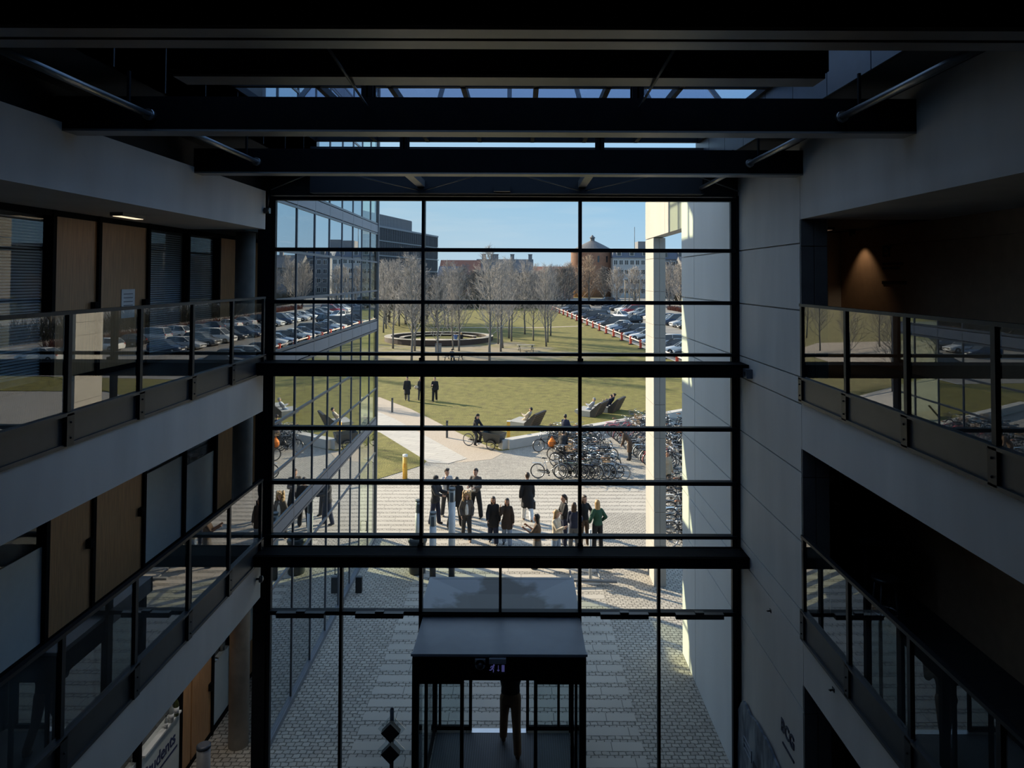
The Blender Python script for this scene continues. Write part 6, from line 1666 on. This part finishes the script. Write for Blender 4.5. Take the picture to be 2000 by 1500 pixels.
for r2, (px0, px1, py, n2) in enumerate(((1105, 1200, 934, 8), (1098, 1188, 916, 8), (1092, 1175, 898, 8), (1085, 1168, 880, 8), (1078, 1150, 864, 7))):
    for k in range(n2):
        px = px0 + (px1 - px0) * (k + .5) / n2
        if r2 == 2 and k < 2: continue
        g = G(px, py); o_ = opt(i); c_ = cols[(i * 5) % 13]
        bike((g.x + rnd.uniform(-.08, .08), g.y + rnd.uniform(-.2, .2), 0), D(158 + rnd.uniform(-14, 14) + (180 if rnd.random() < .3 else 0)), c_, '%s in heap, %s in %s row from lobby' % (desc(c_, o_), ORD[k], ORD[r2]), 'bicycles in the big heap', **o_); i += 1
cols2 = ['pink', 'red', 'black', 'red', 'grey', 'dark blue', 'black', 'silver', 'black', 'pale blue', 'black', 'white', 'red', 'black', 'grey', 'black']
for k in range(14):
    t_ = k / 13
    g = G(1184 + 82 * t_, 849 + 68 * t_); o_ = opt(i); c_ = cols2[k]
    bike((g.x + .75, g.y + .2, 0), D(8 + rnd.uniform(-7, 7)), c_, '%s in front slanting row, %s from low wall' % (desc(c_, o_), ORD[k]), 'bicycles in the slanting row', **o_); i += 1
for k in range(11):
    t_ = k / 10
    g = G(1206 + 60 * t_, 838 + 48 * t_); o_ = opt(i); c_ = cols[(k * 3) % 13]
    bike((g.x + 1.6, g.y + .8, 0), D(190 + rnd.uniform(-7, 7)), c_, '%s in rear slanting row, %s from low wall' % (desc(c_, o_), ORD[k]), 'bicycles in the rear slanting row', **o_); i += 1
for k in range(11):
    y = 24.6 + k * .72; o_ = opt(i); c_ = cols[(k * 4) % 13]
    bike((5.6 + .21 * (y - 24.6), y, 0), D(4 + rnd.uniform(-8, 8)), c_, '%s behind the column, %s from the lobby' % (desc(c_, o_), ORD[k]), 'bicycles seen through the portal', **o_); i += 1
for k in range(9):
    y = 34.5 + k * 1.15; o_ = opt(i); c_ = cols[(k * 2) % 13]
    bike((7.7 + .18 * (y - 34.5), y, 0), D(160 + rnd.uniform(-12, 12)), c_, '%s far behind the portal opening, %s from the lobby' % (desc(c_, o_), ORD[k]), 'bicycles far behind the portal', **o_); i += 1
# cargo tricycle with its rider
g = G(945, 874); crz = D(-24)
t = empty('cargo_tricycle', (g.x, g.y, 0), crz); tag(t, 'black cargo tricycle with large dark front box, ridden past the low wall', 'cargo bike')
rear = link('wheel', BW, t, (-.95, 0, .34)); link('rim', BR, rear)
small = MB().ring((0, 0, 0), .26, .022, 'y', 26, 6).mesh('wheel', tyre)
for y in (-.42, .42):
    q = link('wheel', small, t, (.62, y, .282)); r3 = link('rim', BR, q); r3.scale = (.74, 1, .74)
    MB().grid([[(.62 + .32 * math.cos(R(a_)), y - .05, .28 + .32 * math.sin(R(a_))), (.62 + .32 * math.cos(R(a_)), y + .05, .28 + .32 * math.sin(R(a_)))] for a_ in range(10, 175, 12)], False).build('mudguard', black_p, t)
b = MB()
fl = [(.18, -.33, .36), (1.05, -.33, .36), (1.05, .33, .36), (.18, .33, .36)]; tp_ = [(.05, -.42, .92), (1.18, -.42, .86), (1.18, .42, .86), (.05, .42, .92)]
fl = [Vector(v) for v in fl]; tp_ = [Vector(v) for v in tp_]
ce = Vector((.62, 0, .9))
b.face(fl[::-1])
inn_f = [v.lerp(Vector((.62, 0, .40)), .06) + Vector((0, 0, .04)) for v in fl]; inn_t = [v.lerp(ce, .06) for v in tp_]
for k in range(4):
    j = (k + 1) % 4
    b.face([fl[k], fl[j], tp_[j], tp_[k]]); b.face([inn_f[j], inn_f[k], inn_t[k], inn_t[j]]); b.face([tp_[k], tp_[j], inn_t[j], inn_t[k]])
b.face(inn_f)
b.build('cargo_box', mat('box_wood_dark', (0.028, 0.03, 0.028), 0.5), t)
MB().tube([(-.95, .06, .34), (-.40, 0, .30), (.2, 0, .34)], .02, 8).tube([(-.40, 0, .30), (-.55, 0, .80)], .018, 8).tube([(-.95, .05, .34), (-.53, 0, .72)], .012, 6).tube([(-.45, 0, .5), (.12, 0, .55)], .018, 6).tube([(.62, -.42, .28), (.62, .42, .28)], .02, 6).build('frame', black_steel, t)
link('saddle', BS['saddle'], t, (-.33, 0, -.06)); link('crank', BS['crank'], t, (-.35, 0, .0))
MB().tube([(.05, -.36, .92), (.0, -.36, 1.05), (.0, .36, 1.05), (.05, .36, .92)], .014, 8).build('handlebar', chrome, t)
rp_ = Vector((g.x, g.y, 0)) + Matrix.Rotation(crz, 3, 'Z') @ Vector((-.56, 0, 0))
person((rp_.x, rp_.y, 0), crz + D(90), 'person in black hooded coat riding the cargo tricycle', 1.76, hair=('short', 'black'), cap='black', top='black', hem=.14, hood=True, trousers='charcoal', lean=14, L=(48, 5, 62), Rl=(26, 5, 40), AL=(44, 12, 12, .05), AR=(44, 12, 12, .05), zp=.98, loose=1.3)
